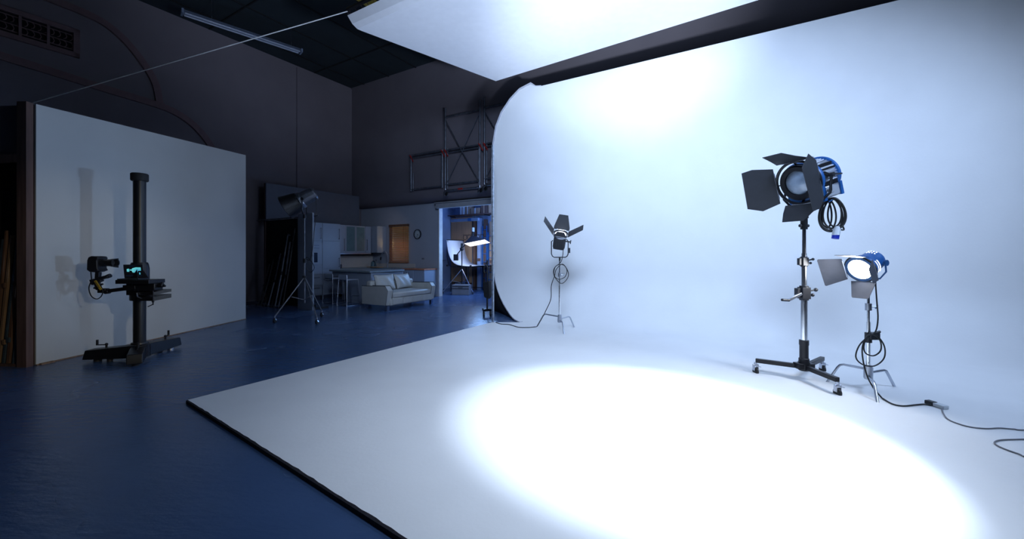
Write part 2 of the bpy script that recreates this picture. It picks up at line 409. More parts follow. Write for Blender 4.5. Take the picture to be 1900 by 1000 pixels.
# edge lip of the wall sheet
edge = [R(*LH[i]) for i in range(len(LH))]+[R(u, v, z) for u, v, z in UPL[1:]]
mb = MB(); E_ = edge; vs = []; fs = []; n = len(E_)
cen = R(UPL[-1][0]+.6, VW, 2.6)
for i, p in enumerate(E_):
    t = (E_[min(i+1, n-1)]-E_[max(i-1, 0)]).normalized(); o_ = t.cross(-VN).normalized()
    if o_.dot(p-cen) < 0: o_ = -o_
    w = .012 if i in (0, n-1, n-2) else (.02 if i < 20 else .045)
    for a, b in ((.0, .012), (w, .012), (w, -.06), (.0, -.06)): vs.append(p+o_*a-VN*b)
for i in range(n-1):
    for j in range(4): fs.append((4*i+j, 4*i+(j+1) % 4, 4*i+4+(j+1) % 4, 4*i+4+j))
rb = [];  # black sheet added below the cove end to darken the gap
for i in range(len(LH)): rb += [R(LH[i][0]-.012, LH[i][1]+.035, max(.004, LH[i][2]-.03)), R(LH[i][0]-.012, LH[i][1]+.035, .002)]
o = MB().add(rb, [(2*i, 2*i+1, 2*i+3, 2*i+2) for i in range(len(LH)-1)]).build('cove_gap_sheet', 'black_matte', cyc); md = o.modifiers.new('t', 'SOLIDIFY'); md.thickness = .01; o['label'] = 'black sheet added for the dark gap under the cove'
mb.add(vs, fs).build('edge_trim', 'cyc_edge', cyc)
# post at its left end, and a black panel added to darken the void behind
pp = G(913, 598); pu, pvv, _ = uv(pp)
pt = thing('steel_post', 'galvanised metal post at the left end of the white cove', 'post', R(pu-.02, pvv+.06), RZ)
mb = MB().box((-.02, -.02, .006), (.02, .02, 3.62))
mb.build('post', 'galvanised', pt, bev=.004)
mb = MB()
for i in range(34): mb.cyl((-.0, -.0205, .15+i*.1), (-.0, -.0225, .15+i*.1), .006, seg=8)
mb.each('slot', 'black_matte', pt)
MB().box((-.07, -.07, 0), (.07, .07, .008)).build('foot_plate', 'galvanised', pt)
mp_ = thing('dark_gap_panel', 'black panel added for the dark gap behind the cove foot next to the metal post', 'panel', R(pu+.06, VW+.16), RZ)
MB().box((.0, 0, 0), (2.2, .03, 3.6)).build('panel_board', 'black_matte', mp_)
MB().box((.0, .03, 0), (.05, .08, 3.6)).box((2.15, .03, 0), (2.2, .08, 3.6)).each('frame_stud', 'timber_dark', mp_)

# ------------------------------------------------------------------ overhead reflector
C1 = G(920, 150, 5.3); C2 = G(645, 47, 5.3)
C2 = Vector((C1.x, C1.y, 5.3))+(C2-C1)
e = (C2-C1); ln = 9.5; C3 = C2+UB*ln; C4 = C1+(G(1405, 0, 5.3)-C1).normalized()*ln
rf = thing('overhead_reflector', 'large white fabric reflector laced to a frame, hung overhead', 'reflector', (0, 0, 0))
vs = []; fs = []; NA, NB = 40, 24
for i in range(NA+1):
    for j in range(NB+1):
        s_, t_ = i/NA, j/NB; p = (C1*(1-s_)+C2*s_)*(1-t_)+(C4*(1-s_)+C3*s_)*t_
        z = .0
        if s_ > .94: z = .17*((s_-.94)/.06)**2
        if t_ < .02: z += .0
        vs.append(p+Vector((0, 0, z)))
for i in range(NA):
    for j in range(NB): a = i*(NB+1)+j; fs.append((a, a+1, a+NB+2, a+NB+1))
o = MB().add(vs, fs).build('reflector_cloth', 'cloth_white', rf, smooth=False); md = o.modifiers.new('t', 'SOLIDIFY'); md.thickness = .006
mb = MB()
c2u = C2+Vector((0, 0, .27)); c3u = C3+Vector((0, 0, .27)); up_ = Vector((0, 0, .04))
mb.cyl(C1+up_, C4+up_, .025).cyl(C1+up_, C2+Vector((0, 0, .2)), .02).cyl(c2u, c3u, .03).build('frame_tube', 'black_metal', rf)
mb = MB()
for i in range(60):
    p = c2u.lerp(c3u, .002+i*.0155); q = C2.lerp(C3, .002+i*.0155)+(C1-C2).normalized()*.28+Vector((0, 0, .02))
    mb.tube([p, p.lerp(q, .5)+Vector((0, 0, -.045)), q+UB*.03], .005, 5)
mb.each('lace_loop', 'timber_dark', rf)
mb = MB()
for p in (C1.lerp(C4, .12), C1.lerp(C4, .7), c2u.lerp(c3u, .12), c2u.lerp(c3u, .7)): mb.cyl(p+up_, (p.x, p.y, ZC), .006, seg=6)
mb.each('hanging_wire', 'black_metal', rf)
ra = onu(-40, 220, UL+.02)
tag(MB().cyl(ra, c2u-Vector((0, 0, .03)), .0085, seg=6).build('guy_rope', 'cord_grey'), 'thin pale rope stretched from the left wall to the overhead reflector corner', 'rope')

# fluorescent fixture under the dark ceiling
P0 = G(337, 22, 6.85); P1 = G(559, 96, 6.85); d_ = (P1-P0); Lf = d_.length
fl = thing('fluorescent_fixture', 'unlit twin tube fluorescent fixture hanging below the dark ceiling', 'ceiling light', P0, math.atan2(d_.y, d_.x))
MB().prism([(-.06, .05), (.06, .05), (.10, 0), (.03, .01), (0, -.03), (-.03, .01), (-.10, 0)], 0, Lf, Matrix(((0, 0, 1, 0), (1, 0, 0, 0), (0, 1, 0, 0), (0, 0, 0, 1)))).build('housing', 'fixture_grey', fl)
for y in (-.065, .065):
    t = MB().cyl((.05, y, -.03), (Lf-.05, y, -.03), .019, seg=12).build('tube', 'tube_off', fl)
MB().box((-.01, -.1, -.05), (.03, .1, .05)).box((Lf-.03, -.1, -.05), (Lf+.01, .1, .05)).each('end_cap', 'fixture_grey', fl)
for x in (.22*Lf, .9*Lf): MB().cyl((x, 0, .04), (x, 0, ZC-6.85), .006, seg=6).build('chain', 'steel', fl)

# ventilation grille on the left wall
vr = onu(147, 85, UL); _, vv, _ = uv(vr); z0, z1 = 5.60, 6.20
vg = thing('ventilation_grille', 'brown framed ventilation grille with scalloped openings high on the left wall', 'vent', R(UL, vv-2.4, z0), RZ+PI/2)
W_ = 2.4; H_ = z1-z0                            # local x runs along the wall, away from the camera; -y stands off it
mb = MB(); mb.box((0, -.07, 0), (W_, 0, .1)).box((0, -.07, H_-.1), (W_, 0, H_)).box((W_-.1, -.07, 0), (W_, 0, H_)).box((0, -.07, 0), (.1, 0, H_))
mb.build('frame', 'moulding_paint', vg, bev=.006)
MB().box((.08, -.012, .08), (W_-.08, -.004, H_-.08)).build('backing', 'vent_void', vg)
mb = MB(); xs = [.1+i*.37 for i in range(7)]
for x in xs[1:-1]: mb.box((x-.02, -.06, .1), (x+.02, -.01, H_-.1))
mb.each('mullion', 'moulding_paint', vg)
mb = MB()
for z in (.15, .285, H_-.15): mb.box((.1, -.045, z-.008), (W_-.1, -.03, z+.008))
for i in range(26):
    x = .14+i*.088
    for z in (.1+.115, H_-.1-.115):
        mb.tube([(x, -.038, z-.065), (x+.03, -.038, z-.045), (x+.045, -.038, z), (x+.03, -.038, z+.045), (x, -.038, z+.065)], .008, 5)
mb.build('scallop_bars', 'moulding_paint', vg)

# ------------------------------------------------------------------ the white scenery flat
q0 = G(67, 678); q1 = G(456, 592); dd = (q1-q0); ang = math.atan2(dd.y, dd.x); Lq = dd.length
def ztop(px, py, q): return HC+(HZ-py)/F*q.y
za = ztop(66, 193, q0); zb = ztop(456, 288, q1)
ft = thing('scenery_flat', 'tall free-standing white flat catching a pool of light behind the camera stand', 'flat', q0, ang)
mb = MB(); mb.add([(0, 0, .01), (Lq, 0, .01), (Lq, 0, zb), (0, 0, za), (0, .02, .01), (Lq, .02, .01), (Lq, .02, zb), (0, .02, za)],
    [(0, 1, 2, 3), (7, 6, 5, 4), (0, 3, 7, 4), (1, 5, 6, 2), (3, 2, 6, 7), (0, 4, 5, 1)])
mb.build('facing_board', 'flat_white', ft, smooth=False)
for i in range(5):
    x = Lq*i/4; h = za+(zb-za)*i/4
    MB().box((max(0, x-.045), .022, 0), (min(Lq, x+.045)+.0, .11, h-.01)).each('stud', 'timber_dark', ft)
MB().box((.05, .022, .0), (Lq-.05, .11, .09)).build('bottom_rail', 'timber_dark', ft)
MB().box((-.0, -.014, .0), (Lq, -.001, .012)).box((.02, -.05, 0), (.16, -.015, .02)).each('foot_batten', 'timber_pale', ft)

# ------------------------------------------------------------------ timber rack on the far left
rk = thing('timber_rack', 'dark wooden storage rack standing left of the white flat', 'rack', G(67, 679), ang)
# local +y is away behind the flat; the rack face runs towards -y/x left
mb = MB(); ux = Vector((0, 1, 0))
MB().box((-.075, .03, 0), (-.005, .16, za+.0)).build('upright', 'timber_dark', rk)
MB().box((-.075, .16, 2.52), (-.015, 2.2, 2.62)).build('cross_beam', 'timber_dark', rk)
MB().box((.30, .12, 0), (.33, 2.3, za-.05)).build('back_panel', 'black_matte', rk)
MB().box((-.05, .12, 0), (.30, 2.3, .03)).build('base_board', 'timber_dark', rk)
MB().box((-.03, .16, 2.62), (-.015, 2.2, za-.03)).build('upper_panel', 'wall_paint', rk)
RKX = tr(*G(67, 679))@rot('Z', math.degrees(ang))
cols = [('timber_pale', 'pale'), ('timber_brown', 'reddish brown'), ('timber_blue', 'dark painted')]
hs_ = [1.50, 1.62, 1.58, 1.64, 1.60, 1.66, 1.55, 1.67, 1.62, 1.60, 1.66, 1.58, 1.64, 1.52]
cs2 = [0, 2, 1, 2, 0, 1, 2, 0, 2, 1, 0, 2, 0, 1]
ords = ['first', 'second', 'third', 'fourth', 'fifth', 'sixth', 'seventh', 'eighth', 'ninth', 'tenth', 'eleventh', 'twelfth', 'thirteenth', 'fourteenth']
for i in range(14):
    h = hs_[i]; m_, cn = cols[cs2[i]]; w = (.030, .022, .036, .026)[i % 4]; ln_ = (.02, -.015, .03, -.02, .01)[i % 5]
    o = thing('timber_length', f'thin {cn} timber leaning in the rack, {ords[i]} from the upright', 'timber', (0, 0, 0), 0, 'timber stored upright in the left rack')
    o.matrix_world = RKX@tr(0, .20+i*.068, .032)
    MB().add([(-.03, 0, 0), (.0, 0, 0), (.0, w, 0), (-.03, w, 0), (.10, ln_, h), (.13, ln_, h), (.13, w+ln_, h), (.10, w+ln_, h)],
             [(0, 3, 2, 1), (4, 5, 6, 7), (0, 1, 5, 4), (1, 2, 6, 5), (2, 3, 7, 6), (3, 0, 4, 7)]).build('plank', m_, o)
    t = .12+.7*random.random(); MB().cbox((-.04+.13*t, w/2+ln_*t, h*t), (.02, w*1.1, .06)).build('block', cols[(cs2[i]+1) % 3][0], o)

# ------------------------------------------------------------------ studio camera column
cb = G(259, 667); cb = Vector((cb.x, cb.y, 0))
st = thing('camera_stand', 'heavy black studio column stand with three-footed base and side arm', 'camera stand', cb)
def foot_beam(name, ang_, L, h0=.16, h1=.12):
    X = rot('Z', ang_); mb = MB()
    prof = [(0, .05), (0, .05+h0), (L-.05, .03+h1), (L, .03), (L-.03, .03)]
    pr = [(.02, .035), (.02, .20), (L-.03, .155), (L, .05), (L, .035)]
    w = .075; vs = [(x, -w, z) for x, z in pr]+[(x, w, z) for x, z in pr]; m = len(pr)
    mb.add(vs, [tuple(range(m)), tuple(range(m, 2*m))[::-1]]+[(i, (i+1) % m, m+(i+1) % m, m+i) for i in range(m)], X)
    leg = mb.build(name, 'black_metal', st, bev=.008)
    a = MB(X); a.cyl((L-.22, 0, .17), (L-.22, 0, .215), .012).bar((L-.22, 0, .21), (L-.13, .02, .215), .016, .012).cyl((L-.13, .02, .21), (L-.13, .02, .28), .013, seg=12).sphere((L-.22, 0, .215), .018)
    a.build('crank_handle', 'black_metal', leg)
    MB(X).cyl((L-.12, 0, 0), (L-.12, 0, .035), .04).build('foot_pad', 'steel' if ang_ > 90 and ang_ < 150 else 'rubber', leg)
    MB(X).cyl((L-.28, .03, 0), (L-.28, .03, .035), .03).build('castor', 'rubber', leg)
foot_beam('foot_beam', 189, .60); foot_beam('foot_beam', 307, .46); foot_beam('foot_beam', 97, .68)
ZX = rot('Y', -90)   # lathe axis X -> Z
MB().lathe([(.0, .04), (.11, .04), (.11, .20), (.09, .21), (.085, .23), (0, .23)], 32, ZX).build('hub', 'black_metal', st)
ct = HC+(HZ-322)/F*cb.y
MB().lathe([(0, .2), (.066, .2), (.066, ct-.06), (0, ct-.06)], 40, ZX).build('column', 'black_metal', st)
MB().lathe([(0, ct-.10), (.085, ct-.10), (.092, ct-.09), (.092, ct-.01), (.082, ct), (0, ct)], 40, ZX).build('column_cap', 'black_matte', st)
zc = HC-(515-HZ)/F*cb.y
zat0 = lambda py: HC-(py-HZ)/F*cb.y
car = MB().lathe([(0, zat0(557)), (.092, zat0(557)), (.10, zat0(556)), (.10, zc+.12), (.09, zc+.18), (.08, zc+.2), (0, zc+.2)], 32, ZX)
car.box((-.07, -.11, zc-.22), (.07, -.05, zc+.12)).cyl((-.088, 0, zc+.05), (-.11, 0, zc+.05), .02).cyl((-.088, -.02, zc-.04), (-.11, -.02, zc-.04), .02)
car = car.build('carriage', 'black_metal', st)
def zat(py): return HC-(py-HZ)/F*cb.y
def xat(px): return (px-259)/F*cb.y
mb = MB()
mb.bar((xat(222), -.16, zat(538)), (xat(275), -.16, zat(531)), .055, .045).cyl((xat(218), -.16, zat(539)), (xat(226), -.16, zat(538)), .032).box((xat(208), -.19, zat(541)), (xat(222), -.13, zat(533)))
mb.cbox((xat(262), -.13, zat(532)), (.14, .10, .07)); arm = mb.build('side_arm', 'black_metal', st, bev=.004)
mb = MB(); mb.sphere((xat(206), -.16, zat(532)), .035).bar((xat(206), -.16, zat(532)), (xat(203), -.16, zat(520)), .05, .04).bar((xat(196), -.16, zat(524)), (xat(212), -.16, zat(517)), .05, .045)
mb.bar((xat(194), -.16, zat(520)), (xat(224), -.15, zat(511)), .06, .035).cyl((xat(220), -.15, zat(512)), (xat(226), -.15, zat(510)), .026).sphere((xat(197), -.16, zat(523)), .03)
mb.bar((xat(198), -.16, zat(533)), (xat(214), -.16, zat(525)), .02, .02).bar((xat(205), -.16, zat(515)), (xat(206), -.16, zat(504)), .05, .04).build('pan_head', 'black_plastic', st, bev=.003)
# trays on the right
mb = MB(); mb.box((xat(250), -.26, zat(524)), (xat(309), -.02, zat(517))); mb.build('laptop_shelf', 'black_metal', st, bev=.004)
mb = MB(); mb.box((xat(268), -.18, zat(537)), (xat(309), -.05, zat(524))).cyl((xat(309), -.12, zat(528)), (xat(318), -.12, zat(528)), .028).cyl((xat(318), -.12, zat(528)), (xat(322), -.12, zat(530)), .014)
mb.sphere((xat(316), -.12, zat(524)), .018).build('gear_box', 'black_metal', st, bev=.01)
for za_, zb_ in ((545, 540), (556, 549)):
    mb = MB(); mb.add([(xat(272), -.14, zat(za_)), (xat(303), -.14, zat(za_)), (xat(318), .0, zat(za_-4)), (xat(272), 0, zat(za_-4)), (xat(272), -.14, zat(zb_)), (xat(303), -.14, zat(zb_)), (xat(318), 0, zat(zb_-4)), (xat(272), 0, zat(zb_-4))],
        [(0, 3, 2, 1), (4, 5, 6, 7), (0, 1, 5, 4), (1, 2, 6, 5), (2, 3, 7, 6), (3, 0, 4, 7)]); mb.build('arm_plate', 'black_metal', st)
mb = MB(); x = xat(303); mb.cyl((x, -.15, zat(527)), (x, -.15, zat(563)), .007).bar((x, -.15, zat(562)), (xat(295), -.16, zat(566)), .01).sphere((x, -.15, zat(557)), .014).build('crank_rod', 'black_metal', st)
MB().tube([(xat(274), -.15, zat(541)), (xat(275), -.15, zat(548)), (xat(283), -.15, zat(551))], .007, 6).build('clamp_lever', 'steel', st)
# tethered laptop on the shelf
lp = thing('laptop', 'open laptop with lit cyan preview screen on the camera stand shelf', 'laptop', cb+Vector((xat(264), -.15, zat(517)+.001)), math.radians(12))
MB().box((-.10, -.09, 0), (.13, .09, .014)).build('keyboard_base', 'black_plastic', lp, bev=.003)
TX = tr(0, .05, .012)@rot('X', 8)
scr = MB(TX).box((-.108, 0, 0), (.108, .010, .178)).build('display_lid', 'black_plastic', lp, bev=.004)
mb = MB(TX); mb.add([(-.072, -.0015, .085), (-.045, -.0015, .085), (-.045, -.0015, .125), (-.072, -.0015, .12)], [(0, 1, 2, 3)]).add([(-.04, -.0015, .10), (-.02, -.0015, .10), (-.01, -.0015, .075), (.045, -.0015, .072), (.048, -.0015, .095), (.083, -.0015, .098), (.083, -.0015, .14), (.03, -.0015, .142), (-.01, -.0015, .13), (-.018, -.0015, .115), (-.04, -.0015, .115)], [tuple(range(11))])
mb.add([(.06, -.0015, .048), (.074, -.0015, .048), (.074, -.0015, .075), (.06, -.0015, .075)], [(0, 1, 2, 3)]).build('screen_image', 'screen', scr)
mb = MB(TX); mb.box((-.09, -.003, .03), (.09, -.0005, .034)).box((-.04, -.003, .158), (.02, -.0005, .162)).each('screen_bar', 'lamp_navy', scr)
MB(TX).prism([(0, 0), (.05, 0), (.0, .10)], .098, .11, tr(.108, .01, 0)@rot('X', 90)@tr(0, 0, -.1)).build('hood_flap', 'black_plastic', lp)
# dslr
dc = thing('dslr_camera', 'black stills camera with hooded lens and yellow-lettered strap on the stand arm', 'camera', cb+Vector((xat(206), -.15, zat(504)+.002)), 0)
k = .0065
mb = MB(); mb.prism([(-.095, .03), (-.09, .15), (-.075, .19), (-.04, .205), (.035, .20), (.05, .175), (.03, .15), (.035, .05), (.055, .02), (.0, .0), (-.06, .004)], -.065, .065, rot('X', 90)).build('body', 'black_plastic', dc, bev=.008)
mb = MB(); mb.lathe([(0, .0), (.045, .0), (.048, .03), (.042, .05), (.046, .12), (.05, .13), (.055, .18), (.045, .18), (.04, .13), (0, .125)], 28, tr(.03, 0, .118)).build('lens', 'black_plastic', dc)
def hoodr(kk): return 1
mb = MB(); X = tr(.20, 0, .118)
for s_ in (1, -1):
    vs = []; n = 9
    for i in range(n):
        a = s_*PI/2+(i-4)/4*.75; t = math.cos((i-4)/4*PI/2); vs += [(0, .054*math.cos(a), .054*math.sin(a)), (.005+.035*t, .058*math.cos(a), .058*math.sin(a))]
    mb.add(vs, [(2*i, 2*i+1, 2*i+3, 2*i+2) for i in range(n-1)], X)
o = mb.build('lens_hood', 'black_plastic', dc); md = o.modifiers.new('t', 'SOLIDIFY'); md.thickness = .003
sp = spline([(-.095, 0, .07), (-.085, -.02, .0), (-.07, -.03, -.10), (-.09, -.04, -.20), (-.05, -.05, -.30), (.02, -.05, -.34), (.08, -.05, -.30), (.105, -.06, -.22), (.06, -.07, -.14), (.02, -.07, -.10)], 8)
MB().tube(sp, .006, 6).build('strap', 'black_matte', dc)
MB().bar((.035, -.085, -.105), (.10, -.075, -.22), .006, .026, up=(0, 0, 1)).build('strap_band', 'strap_yellow', dc)
mb = MB()
for i in range(5): t = .15+i*.14; p = Vector((.035, -.092, -.105)).lerp(Vector((.10, -.082, -.22)), t); mb.cbox(p, (.012, .003, .008))
mb.build('strap_lettering', 'black_matte', dc)

# ------------------------------------------------------------------ lamp heads
def leaf(outline, X): return MB(X).prism(outline, -.002, .002)
def lamp_head(name, label, loc, az, tilt, Rb, Lb, style, doors, hp, group=None, yoke_drop=None, doorR=None, ringx=.05):
    """local x = beam. hp = height of the pivot above the spigot at loc"""
    o = thing(name, label, 'studio lamp', loc, math.radians(az), group)
    X = tr(-.105 if style == 'big' else 0, 0, hp)@rot('X', -9 if style == 'box' else 0)@rot('Y', tilt)          # positive tilt looks down
    xf = Lb*.5; xb = -Lb*.5
    def fin(k): return 1.0 if k % 2 else .965
    if style == 'big':
        MB(X).lathe([(0, xb+.02), (Rb, xb+.02), (Rb, xf-.05), (0, xf-.05)], 160, fn=lambda k: 1.0 if k % 4 < 2 else .96).build('finned_body', 'ribbed_alloy', o)
        MB(X).lathe([(0, xb-.015), (Rb*.9, xb-.015), (Rb*1.07, xb), (Rb*1.07, xb+.03), (Rb*1.0, xb+.035), (0, xb+.035)], 48).build('rear_rim', 'lamp_blue', o)
        MB(X).lathe([(0, xf-.07), (Rb*1.09, xf-.07), (Rb*1.11, xf-.05), (Rb*1.11, xf-.015), (Rb*1.05, xf), (0, xf)], 48).build('front_rim', 'lamp_blue', o)
        MB(X).lathe([(Rb*.80, xf-.01), (Rb*1.0, xf-.01), (Rb*1.0, xf+.05), (Rb*.92, xf+.06), (Rb*.70, xf+.055), (Rb*.68, xf+.02), (Rb*.8, xf-.01)], 48).build('lens_bezel', 'black_metal', o)
        MB(X).lathe([(0, xf+.075), (Rb*.25, xf+.072), (Rb*.5, xf+.058), (Rb*.70, xf+.035), (Rb*.70, xf+.02), (0, xf+.02)], 48).build('lens', 'lens_glass', o)
        b = MB(X); b.box((xb+.03, -Rb*.95, -Rb*1.22), (xf-.07, Rb*.95, -Rb*.55)); b.build('ballast_box', 'ribbed_alloy', o, bev=.008)
        b = MB(X); b.box((xb-.005, -Rb*1.0, -Rb*1.25), (xb+.03, Rb*1.0, -Rb*.5)).box((xf-.07, -Rb*1.0, -Rb*1.3), (xf-.03, Rb*1.0, -Rb*.5)).each('box_flange', 'lamp_blue', o)
        for z, w in ((.62, .018), (.38, .009), (-.42, .018)):
            MB(X).box((xb+.04, Rb*math.cos(math.asin(z))-.006, Rb*z-w), (xf-.08, Rb*math.cos(math.asin(z))+.006, Rb*z+w)).each('groove', 'black_metal', o)
        pl = MB(X).box((xb+.05, Rb*.95, -Rb*1.15), (xf-.09, Rb*.965, -Rb*.62)).build('name_plate', 'plate_grey', o)
        cu = bpy.data.curves.new('t', 'FONT'); cu.body = 'ARRI'; cu.size = .043; cu.extrude = .001; cu.align_x = 'CENTER'; cu.offset = .0022; cu.shear = .25
        to = bpy.data.objects.new('t', cu); COL.objects.link(to); bpy.context.view_layer.update()
        me = bpy.data.meshes.new_from_object(to.evaluated_get(bpy.context.evaluated_depsgraph_get())); bpy.data.objects.remove(to)
        me.materials.clear(); me.materials.append(M['black_matte']); lt = bpy.data.objects.new('lettering', me); COL.objects.link(lt); lt.parent = pl
        lt.matrix_local = X@tr(.040, Rb*.967, -Rb*.86)@rot('Z', 180)@rot('X', 90)
        b = MB(X)
        for kk in range(9): b.box((-.03+kk*.014, Rb*.965, -Rb*.99), (-.021+kk*.014, Rb*.968, -Rb*.955))
        b.build('small_print', 'cable_grey', pl)
        MB(X).tube([Vector((xb+.08, 0, Rb))+Vector((0, math.cos(a)*.018, .016+math.sin(a)*.018)) for a in [i*2*PI/12 for i in range(12)]], .004, 6, True).build('safety_ring', 'steel', o)
        MB(X).box((xf-.13, Rb*.70, Rb*.68), (xf-.07, Rb*.76, Rb*.76)).build('switch_plate', 'plug_white', o)
        MB(X).cyl((xf-.08, Rb*.3, Rb*.98), (xf-.08, Rb*.34, Rb*1.14), .008).cyl((xf-.04, Rb*.7, -Rb*1.28), (xf-.04, Rb*.7, -Rb*1.42), .01).each('latch', 'black_metal', o)
    elif style == 'small':
        MB(X).lathe([(0, xb), (Rb*.70, xb), (Rb*.80, xb+.02), (Rb*.84, xb+.05), (Rb*.84, xb+.12), (Rb*.98, xf-.08), (Rb*1.02, xf-.05), (Rb*1.02, xf-.02), (0, xf-.02)], 40).build('housing', 'lamp_blue', o)
        MB(X).lathe([(Rb*.86, xf-.02), (Rb*1.08, xf-.02), (Rb*1.12, xf), (Rb*1.10, xf+.02), (Rb*.88, xf+.02), (Rb*.86, xf-.02)], 40).build('front_ring', 'lamp_navy', o)
        MB(X).lathe([(0, xf+.018), (Rb*.5, xf+.012), (Rb*.87, xf-.005), (Rb*.87, xf-.015), (0, xf-.015)], 40).build('lens', 'lens_lit', o)
        b = MB(X)
        for i in range(2):
            for j in range(-1, 3):
                a = math.radians(90+j*13-15); r = Rb*(.83+.012); b.cbox((0, 0, 0), (.009, .010, .004), tr(xb+.035+i*.03, r*math.cos(a), r*math.sin(a))@rot('X', math.degrees(a)-90))
        b.each('vent_slot', 'slot_glow', o)
        for kk in range(2):
            MB(X).tube([(xf-.055-kk*.03, Rb*1.012*math.cos(a), Rb*1.012*math.sin(a)) for a in [math.radians(d) for d in range(-30, 31, 6)]], .0035, 5).build('glow_slot', 'slot_glow', o)
        MB(X).cyl((xb+.05, Rb*.80, -.02), (xb+.05, Rb*1.02, -.02), .03).build('tilt_knob', 'lamp_navy', o)
        MB(X).lathe([(0, xb-.01), (Rb*.6, xb-.01), (Rb*.7, xb), (0, xb)], 32).build('rear_cap', 'lamp_navy', o)
    elif style == 'box':
        MB(X).prism([(-Rb*.85, -Rb*.9), (-Rb*.5, -Rb), (Rb*.5, -Rb), (Rb*.85, -Rb*.9), (Rb*.9, Rb*.9), (-Rb*.9, Rb*.9)], xb, xf-.04, Matrix(((0, 0, 1, 0), (1, 0, 0, 0), (0, 1, 0, 0), (0, 0, 0, 1)))).build('housing', 'lamp_navy' if False else 'black_plastic', o, bev=.006)
        b = MB(X)
        for y in (-.5, -.2, .1, .4): b.box((xb+.02, Rb*y-.004, -Rb*1.03), (xf-.06, Rb*y+.004, -Rb*.98))
        for z in (-.6, -.2, .2, .6): b.box((xb+.02, -Rb*.93, Rb*z-.004), (xf-.06, -Rb*.86, Rb*z+.004)); b.box((xb+.02, Rb*.86, Rb*z-.004), (xf-.06, Rb*.93, Rb*z+.004))
        b.build('cooling_ribs', 'black_metal', o)
        MB(X).lathe([(Rb*.86, xf-.04), (Rb*1.06, xf-.04), (Rb*1.08, xf), (Rb*.86, xf), (Rb*.86, xf-.04)], 32).build('front_ring', 'steel', o)
        MB(X).lathe([(0, xf), (Rb*.6, xf-.005), (Rb*.87, xf-.02), (Rb*.87, xf-.03), (0, xf-.03)], 32).build('lens', 'lens_lit_rear', o)
        MB(X).cyl((0, Rb*.9, 0), (0, Rb*1.7, 0), .012).cyl((0, Rb*1.6, 0), (0, Rb*1.75, 0), .035, seg=10).build('tilt_knob', 'black_plastic', o)
    if doors:
        dR = doorR or Rb*1.1; xr = xf+ringx
        t = M and None
        MB(X).tube([(xr-.01, dR*math.cos(a), dR*math.sin(a)) for a in [i*2*PI/48 for i in range(48)]], .016 if style == 'big' else .008, 8, True).build('barn_door_ring', 'black_metal', o)
        b = MB(X)
        for a in (45, 135, 225, 315):
            a = math.radians(a-45 if style == 'big' else a); b.bar((xr-.01, dR*math.cos(a), dR*math.sin(a)), (xf-.01, Rb*.95*math.cos(a), Rb*.95*math.sin(a)), .02 if style == 'big' else .01, .012)
        b.each('ring_bracket', 'black_metal', o)
        for (alpha, flare, outl, mt) in doors:
            # leaf frame: local x = along hinge, y = outward length
            P = X@tr(xr, 0, 0)@rot('X', alpha-90)@tr(0, 0, dR)@rot('Y', -flare)   # now local x forward from hinge, y along hinge
            Q = P@rot('Z', -90)@Matrix.Scale(-1, 4, (1, 0, 0))
            d = leaf(outl, Q).build('barn_door', mt, o, smooth=False)
            w = max(p[0] for p in outl[:]); MB(Q).cyl((-w*.6, 0, 0), (w*.6, 0, 0), .006, seg=8).build('hinge', 'steel', d)
    # yoke
    yb = Rb*1.22
    return o, X
# C-stand with turtle base: feet given as ground points
def c_stand(name, label, hub, feet, ztop_, hubz, group, collars, r0=.0175):
    o = thing(name, label, 'light stand', (hub.x, hub.y, 0), 0, group)
    MB().cyl((0, 0, hubz-.06), (0, 0, ztop_*.62), r0).build('lower_tube', 'chrome', o)
    MB().cyl((0, 0, ztop_*.6), (0, 0, ztop_), r0*.72).build('upper_tube', 'chrome', o)
    MB().cyl((0, 0, hubz-.07), (0, 0, hubz+.07), r0*1.9).build('hub_casting', 'steel', o)
    for i, f in enumerate(feet):
        d = Vector((f.x-hub.x, f.y-hub.y, 0)); L = d.length; dn = d.normalized(); zz = hubz+(.03, -.005, -.04)[i]
        k1 = dn*(L*.66)
        pts = [dn*.02+Vector((0, 0, zz)), dn*(L*.58)+Vector((0, 0, zz+.01)), k1+Vector((0, 0, zz)), dn*(L*.72)+Vector((0, 0, zz-.03)), d+Vector((0, 0, .012))]
        lg = MB().tube(pts, .0125, 10).cyl(Vector((0, 0, zz-.02)), Vector((0, 0, zz+.02)), r0*2.2).build('leg', 'steel', o)
        MB().cyl(d+Vector((0, 0, .0)), d+Vector((0, 0, .02)), .015, seg=10).build('foot_cap', 'rubber', lg)
    for z in collars:
        c = MB().cyl((0, 0, z-.035), (0, 0, z+.035), r0*1.6).build('collar', 'steel', o)
        MB().cyl((0, 0, z), (.07, -.01, z), .006).bar((.06, -.01, z-.018), (.085, -.01, z+.018), .012, .01).build('clamp_knob', 'steel', c)
    return o
